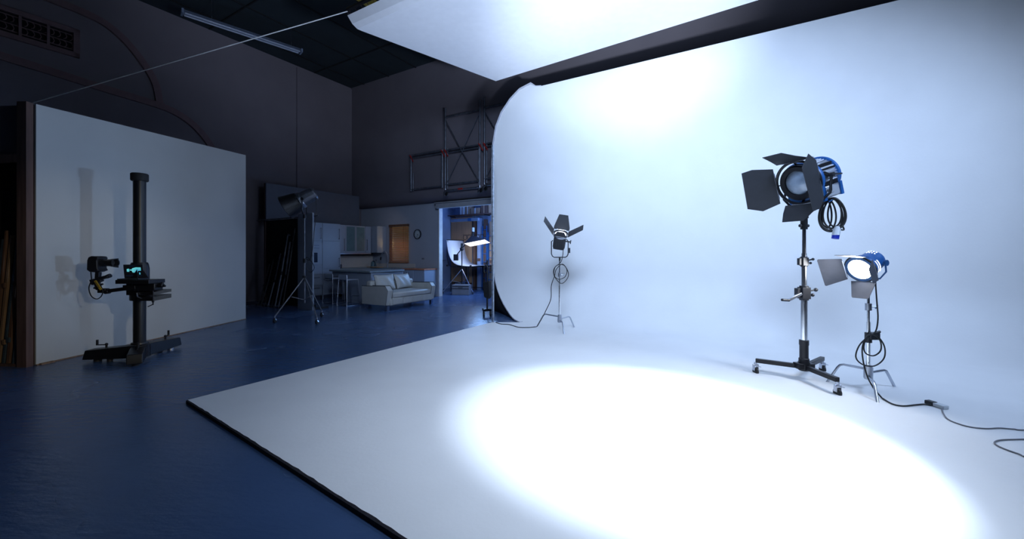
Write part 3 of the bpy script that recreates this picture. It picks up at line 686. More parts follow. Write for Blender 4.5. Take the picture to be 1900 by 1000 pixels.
# ---- the big lamp and its wind-up stand
w1, w2, w3 = G(1402, 696), G(1526, 692), G(1554, 737)
hub = Vector((3.17, 4.33, 0))
ws = thing('wind_up_stand', 'tall chrome wind-up roller stand with black wheeled base carrying the big lamp', 'light stand', hub)
for w in (w1, w2, w3):
    d = Vector((w.x-hub.x, w.y-hub.y, 0)); z = .17
    lg = MB().bar(d.normalized()*.05+Vector((0, 0, z)), d+Vector((0, 0, z)), .045, .045).build('leg', 'black_metal', ws, bev=.004)
    c = MB().cyl(d+Vector((0, 0, .15)), d+Vector((0, 0, .115)), .016).cyl(d+Vector((-.03, 0, .115)), d+Vector((.03, 0, .115)), .012)
    c.box(tuple(d+Vector((-.024, -.02, .055))), tuple(d+Vector((-.018, .02, .12)))).box(tuple(d+Vector((.018, -.02, .055))), tuple(d+Vector((.024, .02, .12)))).box(tuple(d+Vector((-.024, -.02, .115))), tuple(d+Vector((.024, .02, .122)))).bar(d+Vector((0, 0, .11)), d+Vector((.05, -.02, .10)), .02, .006)
    c = c.build('castor_fork', 'steel', lg)
    MB().lathe([(0, -.016), (.036, -.016), (.045, -.010), (.045, .010), (.036, .016), (0, .016)], 24, tr(*(d+Vector((0, 0, .0455))))).build('castor_wheel', 'rubber', lg)
mb = MB().lathe([(0, .13), (.05, .13), (.06, .15), (.06, .21), (.05, .23), (.05, .26), (.042, .265), (.042, .40), (.046, .41), (.046, .46), (0, .46)], 32, ZX)
mb.cbox((0, 0, .18), (.17, .10, .06)); mb.build('base_hub', 'black_metal', ws, bev=.003)
MB().cyl((0, 0, .4), (0, 0, 1.03), .033, seg=24).build('lower_tube', 'chrome', ws)
MB().cyl((0, 0, .95), (0, 0, 1.40), .026, seg=24).build('middle_tube', 'chrome', ws)
MB().cyl((0, 0, 1.3), (0, 0, 1.80), .020, seg=24).build('upper_tube', 'chrome', ws)
def clampblk(z, s_):
    b = MB().cbox((0, 0, z), (.085*s_, .085*s_, .12*s_)).cbox((-.06*s_, 0, z), (.05*s_, .05*s_, .10*s_)).cyl((.03, -.02, z+.02*s_), (.10*s_, -.03, z+.035*s_), .008)
    b.sphere((.10*s_, -.03, z+.035*s_), .02*s_).sphere((.075*s_, -.02, z-.02*s_), .018*s_).cyl((0, 0, z-.075*s_), (0, 0, z+.075*s_), .042*s_)
    return b.build('lock_block', 'black_plastic', ws, bev=.004)
clampblk(1.31, .75); cb2 = clampblk(.97, 1.05)
MB().bar((-.05, -.03, .965), (-.22, -.07, .90), .022, .03).build('crank_arm', 'steel', cb2, bev=.003)
MB().cyl((-.21, -.07, .898), (-.30, -.09, .905), .014).build('crank_grip', 'black_plastic', cb2)
MB().cyl((0, 0, 1.66), (0, 0, 1.80), .034).cyl((0, 0, 1.78), (0, 0, 1.86), .042).cyl((-.05, 0, 1.70), (.05, 0, 1.70), .016).cyl((0, 0, 1.84), (0, 0, 1.95), .03).build('spigot_receiver', 'black_plastic', ws)
BIGD = .232
dA = [(-.13, 0), (.13, 0), (.24, .10), (.24, .31), (-.16, .31), (-.24, .12)]
doorsB = [
    (180, 60, [(-.20, .0), (.20, .0), (.25, .20), (.24, .31), (-.19, .33), (-.25, .18)], 'barn_door_black'),
    (0, 13, [(-.20, .0), (.20, .0), (.28, .14), (.26, .30), (-.18, .34), (-.29, .14)], 'barn_door_black'),
    (90, 25, [(-.18, 0), (.20, 0), (.14, .16), (.11, .32), (-.10, .32), (-.14, .14)], 'barn_door_black'),
    (270, 34, [(-.18, 0), (.18, 0), (.15, .12), (.10, .25), (-.13, .25), (-.18, .12)], 'barn_door_black'),
]
bigp = hub+Vector((0, 0, 1.95))
BH, BX = lamp_head('fresnel_lamp', 'large silver and blue studio lamp with black barn doors, tallest on the white floor', bigp, 199, 17, .19, .335, 'big', doorsB, .27, doorR=BIGD)
yk = MB(); yr = .225
pts = [(-.08, yr, .27), (-.06, yr, .08), (0, yr-.08, -.03), (0, .1, -.035), (0, -.1, -.035), (0, -(yr-.08), -.03), (0, -yr, .06), (-.08, -yr, .27)]
yk.tube(pts, .013, 10).cyl((0, 0, -.06), (0, 0, -.02), .02).build('yoke', 'black_metal', BH)
MB().cyl((-.08, .185, .27), (-.08, .25, .27), .022).bar((-.08, .24, .27), (-.18, .26, .28), .018, .016).build('tilt_handle', 'black_plastic', BH)
MB().bar((-.08, .20, .27), (.0, .20, .285), .02, .03).build('tilt_plate', 'black_metal', BH)
# hanging coil of supply cable, tied under the rear of the lamp
import functools
def coil(c, rx, rz, turns, plane, r, jit=.02):
    pts = []; N_ = 20*turns
    for i in range(N_+1):
        a = 2*PI*i/20; t = i//20; k_ = 1-.10*((t*37) % 5)/4
        j = math.sin(t*2.3)*jit
        pts.append(c+plane[0]*(rx*k_*math.sin(a)+j)+plane[1]*(rz*k_*math.cos(a)-rz*(1-k_)*-1)+plane[2]*(.02*math.sin(a*.5+t)))
    return pts
inv = (tr(*bigp)@rot('Z', 199)).inverted()
cc = Vector((950, 0, 0)); Yc = 4.30
def WP(px, py, Y): return Vector(((px-950)/F*Y, Y, HC+(HZ-py)/F*Y))
pl_ = (Vector((.93, -.36, 0)), Vector((0, 0, 1)), Vector((.36, .93, 0)))
base_c = WP(1542, 398, 4.33)
pts = []
for t, (rx, rz, ox, oz) in enumerate([(.118, .175, 0, 0), (.095, .165, .015, .012), (.105, .18, -.01, -.006), (.06, .15, .03, .02), (.11, .160, .012, .01), (.075, .17, -.025, 0), (.045, .155, -.03, .01)]):
    for i in range(24):
        a = 2*PI*i/24; pts.append(inv@(base_c+pl_[0]*(rx*math.sin(a)*(1+.15*math.cos(a)*-1)+ox)+pl_[1]*(rz*math.cos(a)+oz)+pl_[2]*(.012*t-.04)))
cabl = MB().tube(spline(pts, 2), .0085, 8).tube([inv@p for p in spline([WP(1502, 392, 4.3), WP(1515, 388, 4.33), WP(1526, 376, 4.36), WP(1533, 366, 4.4)], 5)], .0085, 8)
cabl = cabl.tube([inv@p for p in spline([base_c+Vector((.08, -.05, -.12)), base_c+Vector((.095, -.05, -.17)), WP(1552, 424, 4.28)], 5)], .0085, 8).build('power_cable', 'cable_black', BH)
pg = [WP(1554, 420, 4.27), WP(1551, 435, 4.27), WP(1549.5, 443, 4.27)]
MB().tube([inv@pg[0], inv@(pg[0].lerp(pg[1], .4)), inv@pg[1], inv@(pg[1]+Vector((0, 0, -.006)))], [.018, .034, .036, .042], 16).build('plug_body', 'plug_white', cabl)
MB().cyl(inv@pg[1], inv@pg[2], .034, seg=18).build('plug_collar', 'plug_blue', cabl)
MB().tube([inv@p for p in [WP(1537, 354, 4.42), WP(1534, 368, 4.36), WP(1539, 374, 4.30), WP(1545, 370, 4.3)]], .006, 6).build('cable_tie', 'tie_blue', cabl)

# ---- small blue lamp, lit, on its C-stand
sf = [G(1533, 713), G(1661, 722), G(1629, 753)]; sh = Vector((3.60, 4.03, 0))
SS = c_stand('c_stand', 'chrome turtle-base stand right of the wheeled base, carrying the lit blue lamp', sh, sf, 1.14, .20, 'turtle-base stands', [.86])
MB().cyl((0, 0, .5), (0, 0, .60), .03).cbox((.03, -.02, .57), (.09, .06, .07)).cyl((.04, -.03, .60), (.09, -.03, .615), .012).build('cable_clamp', 'black_plastic', SS)
MB().cyl((0, 0, .25), (0, 0, .27), .022).build('red_band', 'red_clip', SS)
s0 = [(-.115, 0), (.115, 0), (.155, .19), (.145, .20), (-.145, .20), (-.155, .19)]
s1 = [(-.11, 0), (.11, 0), (.06, .17), (.05, .18), (-.08, .18), (-.09, .17)]
doorsS = [(180, 55, s0, 'barn_door_grey'), (0, 18, s1, 'barn_door_grey'), (90, 30, s1, 'barn_door_grey'), (270, 40, s1, 'barn_door_grey')]
SH, SX = lamp_head('fresnel_lamp', 'small blue studio lamp switched on with pale barn doors, lower right', sh+Vector((0, 0, 1.14)), 198, 24, .118, .24, 'small', doorsS, .155, doorR=.135, ringx=.02)
MB().tube([(0, .145, .155), (0, .150, .08), (0, .10, .01), (0, -.10, .01), (0, -.150, .08), (0, -.145, .155)], .008, 8).cyl((0, 0, -.05), (0, 0, .02), .018).build('yoke', 'lamp_navy', SH)
ld = light("SPOT", "lamp_beam", sh+Vector((-.15, -.05, 1.25)), sh+Vector((-1.4, -.4, .95)), 20, (.95, .97, 1), .05, 172, .3)
# its cable
cs = lambda px, py, Y: WP(px, py, Y)
cp = spline([cs(1621, 498, 4.06), cs(1624, 512, 4.02), cs(1625, 532, 4.0), cs(1627, 560, 3.97), cs(1629, 590, 3.96), cs(1625, 614, 3.96), cs(1613, 623, 3.95), cs(1595, 640, 3.95), cs(1588, 662, 3.95), cs(1600, 676, 3.95), cs(1622, 679, 3.95), cs(1640, 665, 3.95), cs(1641, 643, 3.95), cs(1628, 624, 3.95), cs(1612, 622, 3.94),
             cs(1603, 640, 3.94), cs(1606, 655, 3.94), cs(1621, 660, 3.94), cs(1634, 650, 3.94), cs(1633, 632, 3.94), cs(1620, 621, 3.94), cs(1608, 625, 3.92), cs(1600, 645, 3.92), cs(1602, 672, 3.92), cs(1610, 700, 3.88), cs(1622, 722, 3.8)], 6)
gp = [(1636, 738), (1655, 749), (1675, 753), (1700, 751), (1715, 750), (1728, 752)]
cp += spline([G(x, y, TH+.008) for x, y in gp], 6)
tag(MB().tube(cp, .0065, 8).build('power_cable', 'cable_black'), 'black cable looped on the lit blue lamp stand and trailing to the floor plug', 'cable')
cn = thing('plug_connector', 'black plug joined to a white socket on the white floor', 'plug', G(1731, 752, TH+.001), math.radians(-82))
MB().box((-.05, -.026, 0), (.02, .026, .035)).build('black_plug', 'black_plastic', cn, bev=.006)
MB().box((.018, -.03, 0), (.10, .03, .032)).build('white_socket', 'plug_white', cn, bev=.006)
e0 = spline([G(x, y, TH+.006) for x, y in [(1748, 758), (1750, 766), (1758, 777), (1775, 785), (1800, 792), (1830, 795), (1855, 794), (1880, 796), (1925, 798)]]+[Vector((5.2, 3.1, TH+.006)), Vector((6.2, 3.3, TH+.006)), Vector((6.9, 2.8, TH+.006)), Vector((6.6, 2.2, TH+.006))], 6)
tag(MB().tube(e0, .005, 8).build('extension_cable', 'cable_grey'), 'grey extension cable running from the floor plug out to the right', 'cable', 'grey extension cables')
e1 = spline([Vector((5.6, 3.0, TH+.006)), Vector((4.6, 2.98, TH+.006))]+[G(x, y, TH+.006) for x, y in [(1925, 814), (1890, 815), (1860, 816), (1847, 819), (1847, 824), (1862, 832), (1890, 842), (1925, 852)]]+[Vector((3.9, 2.45, TH+.006)), Vector((4.8, 2.1, TH+.006))], 6)
tag(MB().tube(e1, .005, 8).build('extension_cable', 'cable_grey'), 'grey cable bend lying on the white floor at the far right edge', 'cable', 'grey extension cables')

# ---- rear lamp on the far side of the cove
rfp = [G(996, 608), G(1066, 610), G(1047, 623)]; rh = Vector((.85, 7.1, 0))
RS = c_stand('c_stand', 'slender chrome turtle-base stand at the back of the white cove by its rounded end', rh, rfp, 1.33, .24, 'turtle-base stands', [1.02])
s2 = [(-.10, 0), (.11, 0), (.10, .30), (-.09, .30)]
s3 = [(-.14, 0), (.14, 0), (.14, .05), (.08, .27), (-.08, .27), (-.14, .05)]
doorsR = [(90, 25, s3, 'barn_door_black'), (0, 52, s2, 'barn_door_black'), (180, 38, s2, 'barn_door_black'), (270, 2, [(-.12, 0), (.12, 0), (.06, .10), (-.06, .10)], 'barn_door_black')]
RH, RX2 = lamp_head('fresnel_lamp', 'small black studio lamp pointing upward on the far stand in the cove', rh+Vector((0, 0, 1.33)), 262, -58, .115, .26, 'box', doorsR, .30, doorR=.13, ringx=.015)
MB().tube([(0, .12, .32), (0, .148, .28), (0, .148, .06), (0, .13, .02), (0, .10, 0), (0, -.10, 0), (0, -.13, .02), (0, -.148, .06), (0, -.148, .28), (0, -.12, .30)], .009, 8).cyl((0, 0, -.06), (0, 0, 0), .016).build('yoke', 'black_metal', RH)
MB().cbox((.0, .165, .12), (.05, .04, .09)).build('switch_box', 'black_plastic', RH)
light('SPOT', 'lamp_beam', rh+Vector((-.02, -.15, 1.86)), rh+Vector((-.05, -.6, 2.8)), 8, (.95, .97, 1), .04, 100, .6)
Yr = 7.02
cp = spline([WP(1045, 462, Yr), WP(1044, 475, Yr), WP(1040, 487, Yr), WP(1030, 496, Yr), WP(1028, 510, Yr), WP(1036, 518, Yr), WP(1048, 514, Yr), WP(1052, 502, Yr), WP(1046, 492, Yr), WP(1034, 492, Yr), WP(1027, 502, Yr), WP(1030, 515, Yr), WP(1042, 526, Yr), WP(1053, 516, Yr), WP(1054, 504, Yr), WP(1044, 490, Yr), WP(1032, 500, Yr), WP(1029, 512, Yr),
             WP(1023, 530, Yr), WP(1022, 555, Yr), WP(1012, 578, 7.1), WP(1006, 590, 7.2)], 6)
cp += spline([G(x, y, TH+.008) for x, y in [(996, 606), (980, 607.5), (962, 607), (945, 602), (930, 601), (920, 598)]], 6)
tag(MB().tube(cp, .007, 7).build('power_cable', 'cable_black'), 'black cable coiled on the far stand and running left along the cove foot', 'cable')

# ---- dark lamp on a tripod stand near the kitchen
fts = [G(510, 599), G(588, 602), G(597, 588), G(563, 588)]
kh = G(565, 593); kh = Vector((kh.x, kh.y, 0))
ks = thing('tripod_stand', 'dark tripod stand on castors holding the unlit lamp before the kitchen', 'light stand', kh)
zk = HC+(HZ-398)/F*kh.y
MB().cyl((0, 0, .35), (0, 0, zk*.55), .018).build('lower_tube', 'scaffold', ks)
MB().cyl((0, 0, zk*.5), (0, 0, zk), .013).build('upper_tube', 'scaffold', ks)
MB().cyl((0, 0, zk*.54), (0, 0, zk*.58), .03).cyl((0, 0, .88), (0, 0, .93), .035).cyl((0, 0, zk-.08), (0, 0, zk), .03).each('collar', 'black_metal', ks)
for f_ in fts[:3]:
    d = Vector((f_.x-kh.x, f_.y-kh.y, 0)); lg = MB().bar(Vector((0, 0, .9)), d+Vector((0, 0, .13)), .02, .02).bar(Vector((0, 0, .42)), d*.45+Vector((0, 0, .5)), .014).build('leg', 'scaffold', ks)
    MB().lathe([(0, -.015), (.05, -.015), (.05, .015), (0, .015)], 20, tr(*(d+Vector((0, 0, .051))))).build('castor_wheel', 'rubber', lg)
    MB().cyl(d+Vector((0, 0, .14)), d+Vector((0, 0, .09)), .014).bar(d+Vector((0, 0, .10)), d+Vector((.03, 0, .05)), .03, .01).build('castor_fork', 'steel', lg)
kl = thing('cinema_lamp', 'unlit dark lamp with deep snoot aimed left above the kitchen tripod', 'studio lamp', kh+Vector((0, 0, zk)), math.radians(196))
KX = tr(0, 0, .34)@rot('Y', 31)@Matrix.Scale(.88, 4)
MB(KX).lathe([(0, -.28), (.13, -.28), (.16, -.25), (.17, -.05), (.17, .06), (0, .06)], 36, fn=lambda k_: 1 if k_ % 3 else .96).build('housing', 'scaffold', kl)
MB(KX).lathe([(0, .05), (.19, .05), (.20, .07), (.20, .12), (0, .12)], 36).build('front_ring', 'steel', kl)
o = MB(KX).lathe([(.20, .11), (.22, .14), (.29, .46), (.30, .47)], 36); o.f = [f_ for f_ in o.f if len(f_) == 4]; o = o.build('snoot', 'black_metal', kl); md = o.modifiers.new('t', 'SOLIDIFY'); md.thickness = .004
MB(KX).lathe([(0, .15), (.12, .14), (.185, .125), (0, .12)], 36).build('lens', 'lens_glass', kl)
MB().tube([(0, .21, .30), (0, .21, .06), (0, .16, .01), (0, -.16, .01), (0, -.21, .06), (0, -.21, .30)], .014, 8).cyl((0, 0, -.05), (0, 0, .02), .022).cyl((0, .17, .30), (0, .26, .30), .03).build('yoke', 'black_metal', kl)
kin = (tr(*(kh+Vector((0, 0, zk))))@rot('Z', 196)).inverted()
kc = [WP(584, 360, 8.45), WP(587, 385, 8.4), WP(583, 430, 8.4), WP(580, 462, 8.4), WP(575, 482, 8.45), WP(568, 482, 8.5), WP(569, 498, 8.45), WP(577, 505, 8.45), WP(583, 496, 8.45), WP(576, 483, 8.45), WP(567, 480, 8.5), WP(566, 520, 8.5), WP(566, 560, 8.5)]
MB().tube([kin@p for p in spline(kc, 6)], .007, 6).build('power_cable', 'cable_black', kl)

# ------------------------------------------------------------------ scaffold frames hung on the upper back wall
VS = 9.36
def sframe(label, u0, u1, zb_, zt_, rails, cross, castors, posts_top=0):
    o = thing('scaffold_frame', label, 'scaffold', R(u0, VS, zb_), RZ, 'scaffold frames on the back wall')
    W = u1-u0; H = zt_-zb_
    for x in (0, W):
        MB().cyl((x, 0, 0), (x, 0, H+posts_top), .028, seg=12).build('post', 'scaffold', o)
        for kk in (.06,): MB().cyl((x+kk*(1 if x == 0 else -1), .03, 0), (x+kk*(1 if x == 0 else -1), .03, H*.5), .02, seg=10).build('inner_post', 'scaffold', o)
    for z in rails:
        MB().cyl((0, 0, z-zb_), (W, 0, z-zb_), .024, seg=12).build('rail', 'scaffold', o)
    if cross:
        zt, zm, zl = cross
        MB().tube([(0.03, -.02, zt-zb_), (W/2, -.02, zm-zb_), (W-.03, -.02, zl-zb_)], .014, 8).build('brace', 'scaffold', o)
        MB().tube([(W-.03, .01, zt-zb_), (W/2, .01, zm-zb_), (0.03, .01, zl-zb_)], .014, 8).build('brace', 'scaffold', o)
    for x in (0, W):
        MB().bar((x, -.035, cl-zb_), (x+.14, -.045, cl-.20-zb_), .014, .03).bar((x-.03, -.03, cl+.03-zb_), (x+.04, -.03, cl-.03-zb_), .014, .03).build('locking_clip', 'red_clip', o)
    if castors:
        for x in (0, W):
            c = MB().cyl((x, 0, 0), (x, 0, -.10), .018).cbox((x+.03, -.02, -.10), (.10, .05, .03)).build('castor_fork', 'steel', o)
            for dx in (-.035, .07):
                MB().lathe([(.03, -.016), (.062, -.016), (.07, -.008), (.07, .008), (.062, .016), (.03, .016), (.03, -.016)], 20, tr(x+dx, -.03, -.16)@rot('Z', 70 if dx > 0 else 40)).build('castor_wheel', 'rubber', c)
                MB().lathe([(0, -.012), (.03, -.012), (.03, .012), (0, .012)], 14, tr(x+dx, -.03, -.16)@rot('Z', 70 if dx > 0 else 40)).build('wheel_hub', 'steel', c)
    return o
cl = 4.52
sframe('low plain scaffold frame hung leftmost on the dark back wall', -9.37, -8.06, 3.40, 4.56, (4.54, 4.46, 3.45), None, False)
f2 = sframe('tall scaffold frame with crossed braces and castors hung on the back wall', -7.94, -6.66, 3.36, 5.80, (5.52, 4.52, 4.44, 3.48, 3.30), (5.42, 4.42, 3.50), True)
MB().box((.50, -.03, -.08), (.68, -.025, -.03)).build('name_label', 'red_clip', f2)
sframe('right-hand braced scaffold frame half hidden behind the white cove', -6.50, -5.22, 3.40, 5.85, (5.55, 4.52, 4.44, 3.52, 3.34), (5.42, 4.46, 3.54), True)

# ------------------------------------------------------------------ kitchen
def rbox(mb, u0, u1, v0, v1, z0, z1): return mb.box((u0, v0, z0), (u1, v1, z1))
def kth(name, label, cat, u, v, z=0, group=None): return thing(name, label, cat, R(u, v, z), RZ, group)
# backing panel standing before the left wall
kp = kth('backing_panel', 'wide grey backing panel rising behind the kitchen cabinets', 'panel', -12.0, 6.22)
MB().box((0, 0, 2.3), (.06, 3.18, 3.42)).box((0, 1.0, 0), (.06, 3.18, 2.3)).build('board', 'panel_grey', kp)
MB().box((-.05, 0, 0), (0, .08, 3.42)).box((-.05, 1.5, 0), (0, 1.58, 3.4)).each('frame_stud', 'timber_dark', kp)
UF = -11.2
def handle(par, x, y, z0, z1, out=.035):       # on a face looking along +u
    MB().cyl((x+out, y, z0), (x+out, y, z1), .007, seg=8).cyl((x, y, z0+.02), (x+out, y, z0+.02), .006, seg=6).cyl((x, y, z1-.02), (x+out, y, z1-.02), .006, seg=6).build('handle', 'steel_handle', par)
def door(par, x, y0, y1, z0, z1, hy=None, hz=None, m='cabinet_white', name='door'):
    d = MB().box((x, y0+.003, z0+.003), (x+.02, y1-.003, z1-.003)).build(name, m, par, bev=.003)
    if hy is not None: handle(d, x+.02, hy, hz[0], hz[1])
    return d
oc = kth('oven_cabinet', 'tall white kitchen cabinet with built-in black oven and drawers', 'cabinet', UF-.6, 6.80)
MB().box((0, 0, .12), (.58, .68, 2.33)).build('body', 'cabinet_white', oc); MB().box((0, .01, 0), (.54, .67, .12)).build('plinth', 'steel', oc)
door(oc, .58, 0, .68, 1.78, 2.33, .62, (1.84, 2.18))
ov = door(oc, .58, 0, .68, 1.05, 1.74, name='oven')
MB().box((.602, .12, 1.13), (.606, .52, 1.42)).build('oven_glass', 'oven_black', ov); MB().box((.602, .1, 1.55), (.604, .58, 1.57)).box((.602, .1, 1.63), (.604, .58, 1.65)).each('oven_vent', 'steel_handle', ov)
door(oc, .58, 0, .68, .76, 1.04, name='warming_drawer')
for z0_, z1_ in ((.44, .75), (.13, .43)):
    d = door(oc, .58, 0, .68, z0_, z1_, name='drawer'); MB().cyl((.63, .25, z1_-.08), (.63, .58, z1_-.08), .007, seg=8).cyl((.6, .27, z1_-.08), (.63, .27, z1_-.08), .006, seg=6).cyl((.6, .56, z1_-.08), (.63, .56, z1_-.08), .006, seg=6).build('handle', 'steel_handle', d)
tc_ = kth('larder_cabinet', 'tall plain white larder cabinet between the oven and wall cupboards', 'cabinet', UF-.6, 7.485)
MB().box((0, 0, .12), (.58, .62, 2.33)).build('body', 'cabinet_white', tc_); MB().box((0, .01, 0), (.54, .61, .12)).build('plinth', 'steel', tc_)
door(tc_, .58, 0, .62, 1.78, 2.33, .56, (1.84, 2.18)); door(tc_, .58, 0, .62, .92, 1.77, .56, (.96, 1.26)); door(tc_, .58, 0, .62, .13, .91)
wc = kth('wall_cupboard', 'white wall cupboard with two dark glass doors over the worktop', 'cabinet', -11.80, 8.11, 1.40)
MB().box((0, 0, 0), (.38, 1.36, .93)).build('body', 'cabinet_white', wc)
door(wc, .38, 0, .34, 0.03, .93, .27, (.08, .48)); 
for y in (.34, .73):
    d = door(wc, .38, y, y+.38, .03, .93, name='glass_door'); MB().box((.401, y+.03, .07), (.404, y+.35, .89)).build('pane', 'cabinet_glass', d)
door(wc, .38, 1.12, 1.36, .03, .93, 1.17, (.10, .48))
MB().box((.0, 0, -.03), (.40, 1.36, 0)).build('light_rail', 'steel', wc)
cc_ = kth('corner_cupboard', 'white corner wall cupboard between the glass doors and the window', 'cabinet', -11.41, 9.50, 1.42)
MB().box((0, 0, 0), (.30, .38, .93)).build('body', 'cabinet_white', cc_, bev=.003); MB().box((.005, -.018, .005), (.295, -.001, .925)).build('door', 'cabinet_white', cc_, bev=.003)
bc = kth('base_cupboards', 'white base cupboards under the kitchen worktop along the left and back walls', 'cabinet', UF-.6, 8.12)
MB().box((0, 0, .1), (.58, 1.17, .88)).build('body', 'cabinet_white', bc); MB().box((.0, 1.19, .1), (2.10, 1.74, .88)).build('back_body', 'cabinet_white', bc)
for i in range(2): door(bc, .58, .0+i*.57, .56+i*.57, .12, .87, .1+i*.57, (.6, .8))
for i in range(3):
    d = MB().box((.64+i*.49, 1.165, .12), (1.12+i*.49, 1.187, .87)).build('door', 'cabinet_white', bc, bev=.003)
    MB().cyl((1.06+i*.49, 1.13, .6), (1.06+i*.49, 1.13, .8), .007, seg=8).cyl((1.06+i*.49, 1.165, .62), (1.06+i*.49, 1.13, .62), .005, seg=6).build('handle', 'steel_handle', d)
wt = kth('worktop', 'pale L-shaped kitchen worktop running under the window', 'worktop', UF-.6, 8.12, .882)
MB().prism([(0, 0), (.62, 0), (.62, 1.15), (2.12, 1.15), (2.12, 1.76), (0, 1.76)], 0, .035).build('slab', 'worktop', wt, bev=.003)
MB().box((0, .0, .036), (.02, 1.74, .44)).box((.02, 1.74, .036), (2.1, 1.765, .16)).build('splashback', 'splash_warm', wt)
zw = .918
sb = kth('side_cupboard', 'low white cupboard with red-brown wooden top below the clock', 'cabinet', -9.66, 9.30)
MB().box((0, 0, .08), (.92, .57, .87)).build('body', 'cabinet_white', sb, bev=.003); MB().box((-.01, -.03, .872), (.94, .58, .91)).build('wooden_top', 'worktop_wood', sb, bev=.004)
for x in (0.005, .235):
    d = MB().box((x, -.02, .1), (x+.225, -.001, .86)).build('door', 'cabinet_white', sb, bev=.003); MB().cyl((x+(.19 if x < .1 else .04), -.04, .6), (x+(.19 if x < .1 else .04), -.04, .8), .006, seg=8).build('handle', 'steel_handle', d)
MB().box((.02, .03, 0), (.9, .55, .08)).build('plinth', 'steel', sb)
# tap, kettle, boards, sockets
tp = kth('kitchen_tap', 'tall sprung chrome kitchen tap in front of the window', 'tap', -10.75, 9.62, zw)
MB().cyl((0, 0, 0), (0, 0, .05), .03).cyl((0, 0, .05), (0, 0, .16), .018).build('base', 'steel', tp)
MB().tube(spline([(0, 0, .12), (0, 0, .36), (-.03, -.02, .50), (-.11, -.05, .54), (-.18, -.09, .46), (-.21, -.10, .36)], 6), .014, 8).build('spring_spout', 'steel', tp)
MB().cyl((-.21, -.10, .36), (-.225, -.105, .25), .024).build('spray_head', 'black_metal', tp); MB().bar((0, 0, .10), (.10, -.02, .13), .014).build('lever', 'steel', tp)
ke = kth('kettle', 'glass electric kettle with violet glow on the worktop', 'kettle', -11.25, 9.45, zw)
MB().lathe([(0, .0), (.09, 0), (.10, .03), (.085, .17), (.06, .20), (0, .21)], 24, ZX).build('body', 'cabinet_glass', ke)
MB().lathe([(0, .06), (.035, .06), (.035, .12), (0, .12)], 16, ZX@tr(0, 0, 0)).build('glow_band', 'kettle_glow', ke)
MB().tube(spline([(.05, -.04, .20), (.13, -.06, .19), (.14, -.06, .08), (.09, -.03, .04)], 5), .012, 8).build('handle', 'black_plastic', ke)
MB().lathe([(0, .205), (.05, .205), (.03, .225), (0, .23)], 16, ZX).build('lid', 'black_plastic', ke)
cbd = kth('chopping_board', 'wooden chopping board lying on the worktop beside the tap', 'board', -10.98, 9.30, zw)
MB().box((-.35, -.08, 0), (.26, .12, .022)).build('board', 'board_wood', cbd, bev=.004); MB().cyl((.2, .02, .0221), (.2, .02, .0225), .015).build('hang_hole', 'black_matte', cbd)
for i, (u, z, s_) in enumerate(((-11.70, 1.15, 0), (-9.35, 1.22, 1))):
    o = kth('wall_socket', ('double wall socket above the worktop beside the kettle', 'white wall socket above the wooden-topped cupboard')[i], 'socket', u, VB-.001, z)
    if i == 0: o.location = R(-11.60, 9.87, z)
    MB().box((-.06, -.012, -.04), (.06, 0, .04)).build('plate', 'socket_plate', o, bev=.003); MB().box((-.04, -.016, -.015), (-.01, -.012, .015)).box((.01, -.016, -.015), (.04, -.012, .015)).each('switch', 'steel_handle', o)
jr = kth('cutlery_jar', 'slim dark jar standing against the splashback beside the larder cabinet', 'jar', -11.45, 8.30, zw)
MB().lathe([(0, 0), (.035, 0), (.038, .12), (.032, .125), (0, .10)], 16, ZX).build('jar_body', 'steel_handle', jr); MB().cyl((0, 0, .1), (.01, .01, .19), .005).cyl((0, .01, .1), (-.015, .02, .2), .005).each('utensil', 'steel', jr)
# clock
ck = kth('wall_clock', 'round wall clock with dark rim right of the window blind', 'clock', *uv(onv(775.5, 434.5, VB))[:2], uv(onv(775.5, 434.5, VB))[2])
CX = rot('Z', -90)
MB().lathe([(0, .001), (.15, .001), (.165, .01), (.165, .04), (.145, .05), (.14, .02), (0, .02)], 40, CX).build('rim', 'black_plastic', ck)
MB().lathe([(0, .018), (.14, .018), (.14, .022), (0, .024)], 40, CX).build('face', 'clock_face', ck)
mb = MB()
for i in range(12): a = i*PI/6; mb.cbox((math.sin(a)*.115, -.026, math.cos(a)*.115), (.012, .003, .026 if i % 3 else .03))
mb.each('hour_mark', 'black_matte', ck)
MB().bar((0, -.029, 0), (.055, -.029, -.045), .004, .012).build('hour_hand', 'black_matte', ck); MB().bar((0, -.032, 0), (-.02, -.032, -.10), .004, .008).build('minute_hand', 'black_matte', ck)
# venetian blind
bd = kth('venetian_blind', 'closed wooden venetian blind glowing amber in the kitchen window', 'blind', WU0-.02, VB-.05, WZ0)
WB = WU1-WU0+.04
MB().box((0, -.03, 1.24), (WB, .03, 1.32)).build('head_rail', 'timber_brown', bd)
for i in range(27):
    z = .05+i*.0445
    MB(tr(0, 0, z)@rot('X', -32)).box((0, -.025, -.0015), (WB, .025, .0015)).build('slat', 'blind_wood', bd, smooth=False)
MB().box((0, -.02, .0), (WB, .02, .02)).build('bottom_rail', 'blind_wood', bd)
MB().cyl((.12, -.028, .02), (.12, -.028, 1.25), .002, seg=5).cyl((WB-.12, -.028, .02), (WB-.12, -.028, 1.25), .002, seg=5).cyl((WB-.2, -.04, .5), (WB-.2, -.04, 1.25), .004, seg=5).each('ladder_cord', 'timber_brown', bd)
light('POINT', 'window_lamp', R(-10.28, 10.35, 1.75), None, 9, (1, .68, .30), .12)
light('AREA', 'kitchen_glow', R(-10.2, 9.2, 2.9), R(-11.5, 8.7, 1.0), .8, (1, .8, .7), .3)
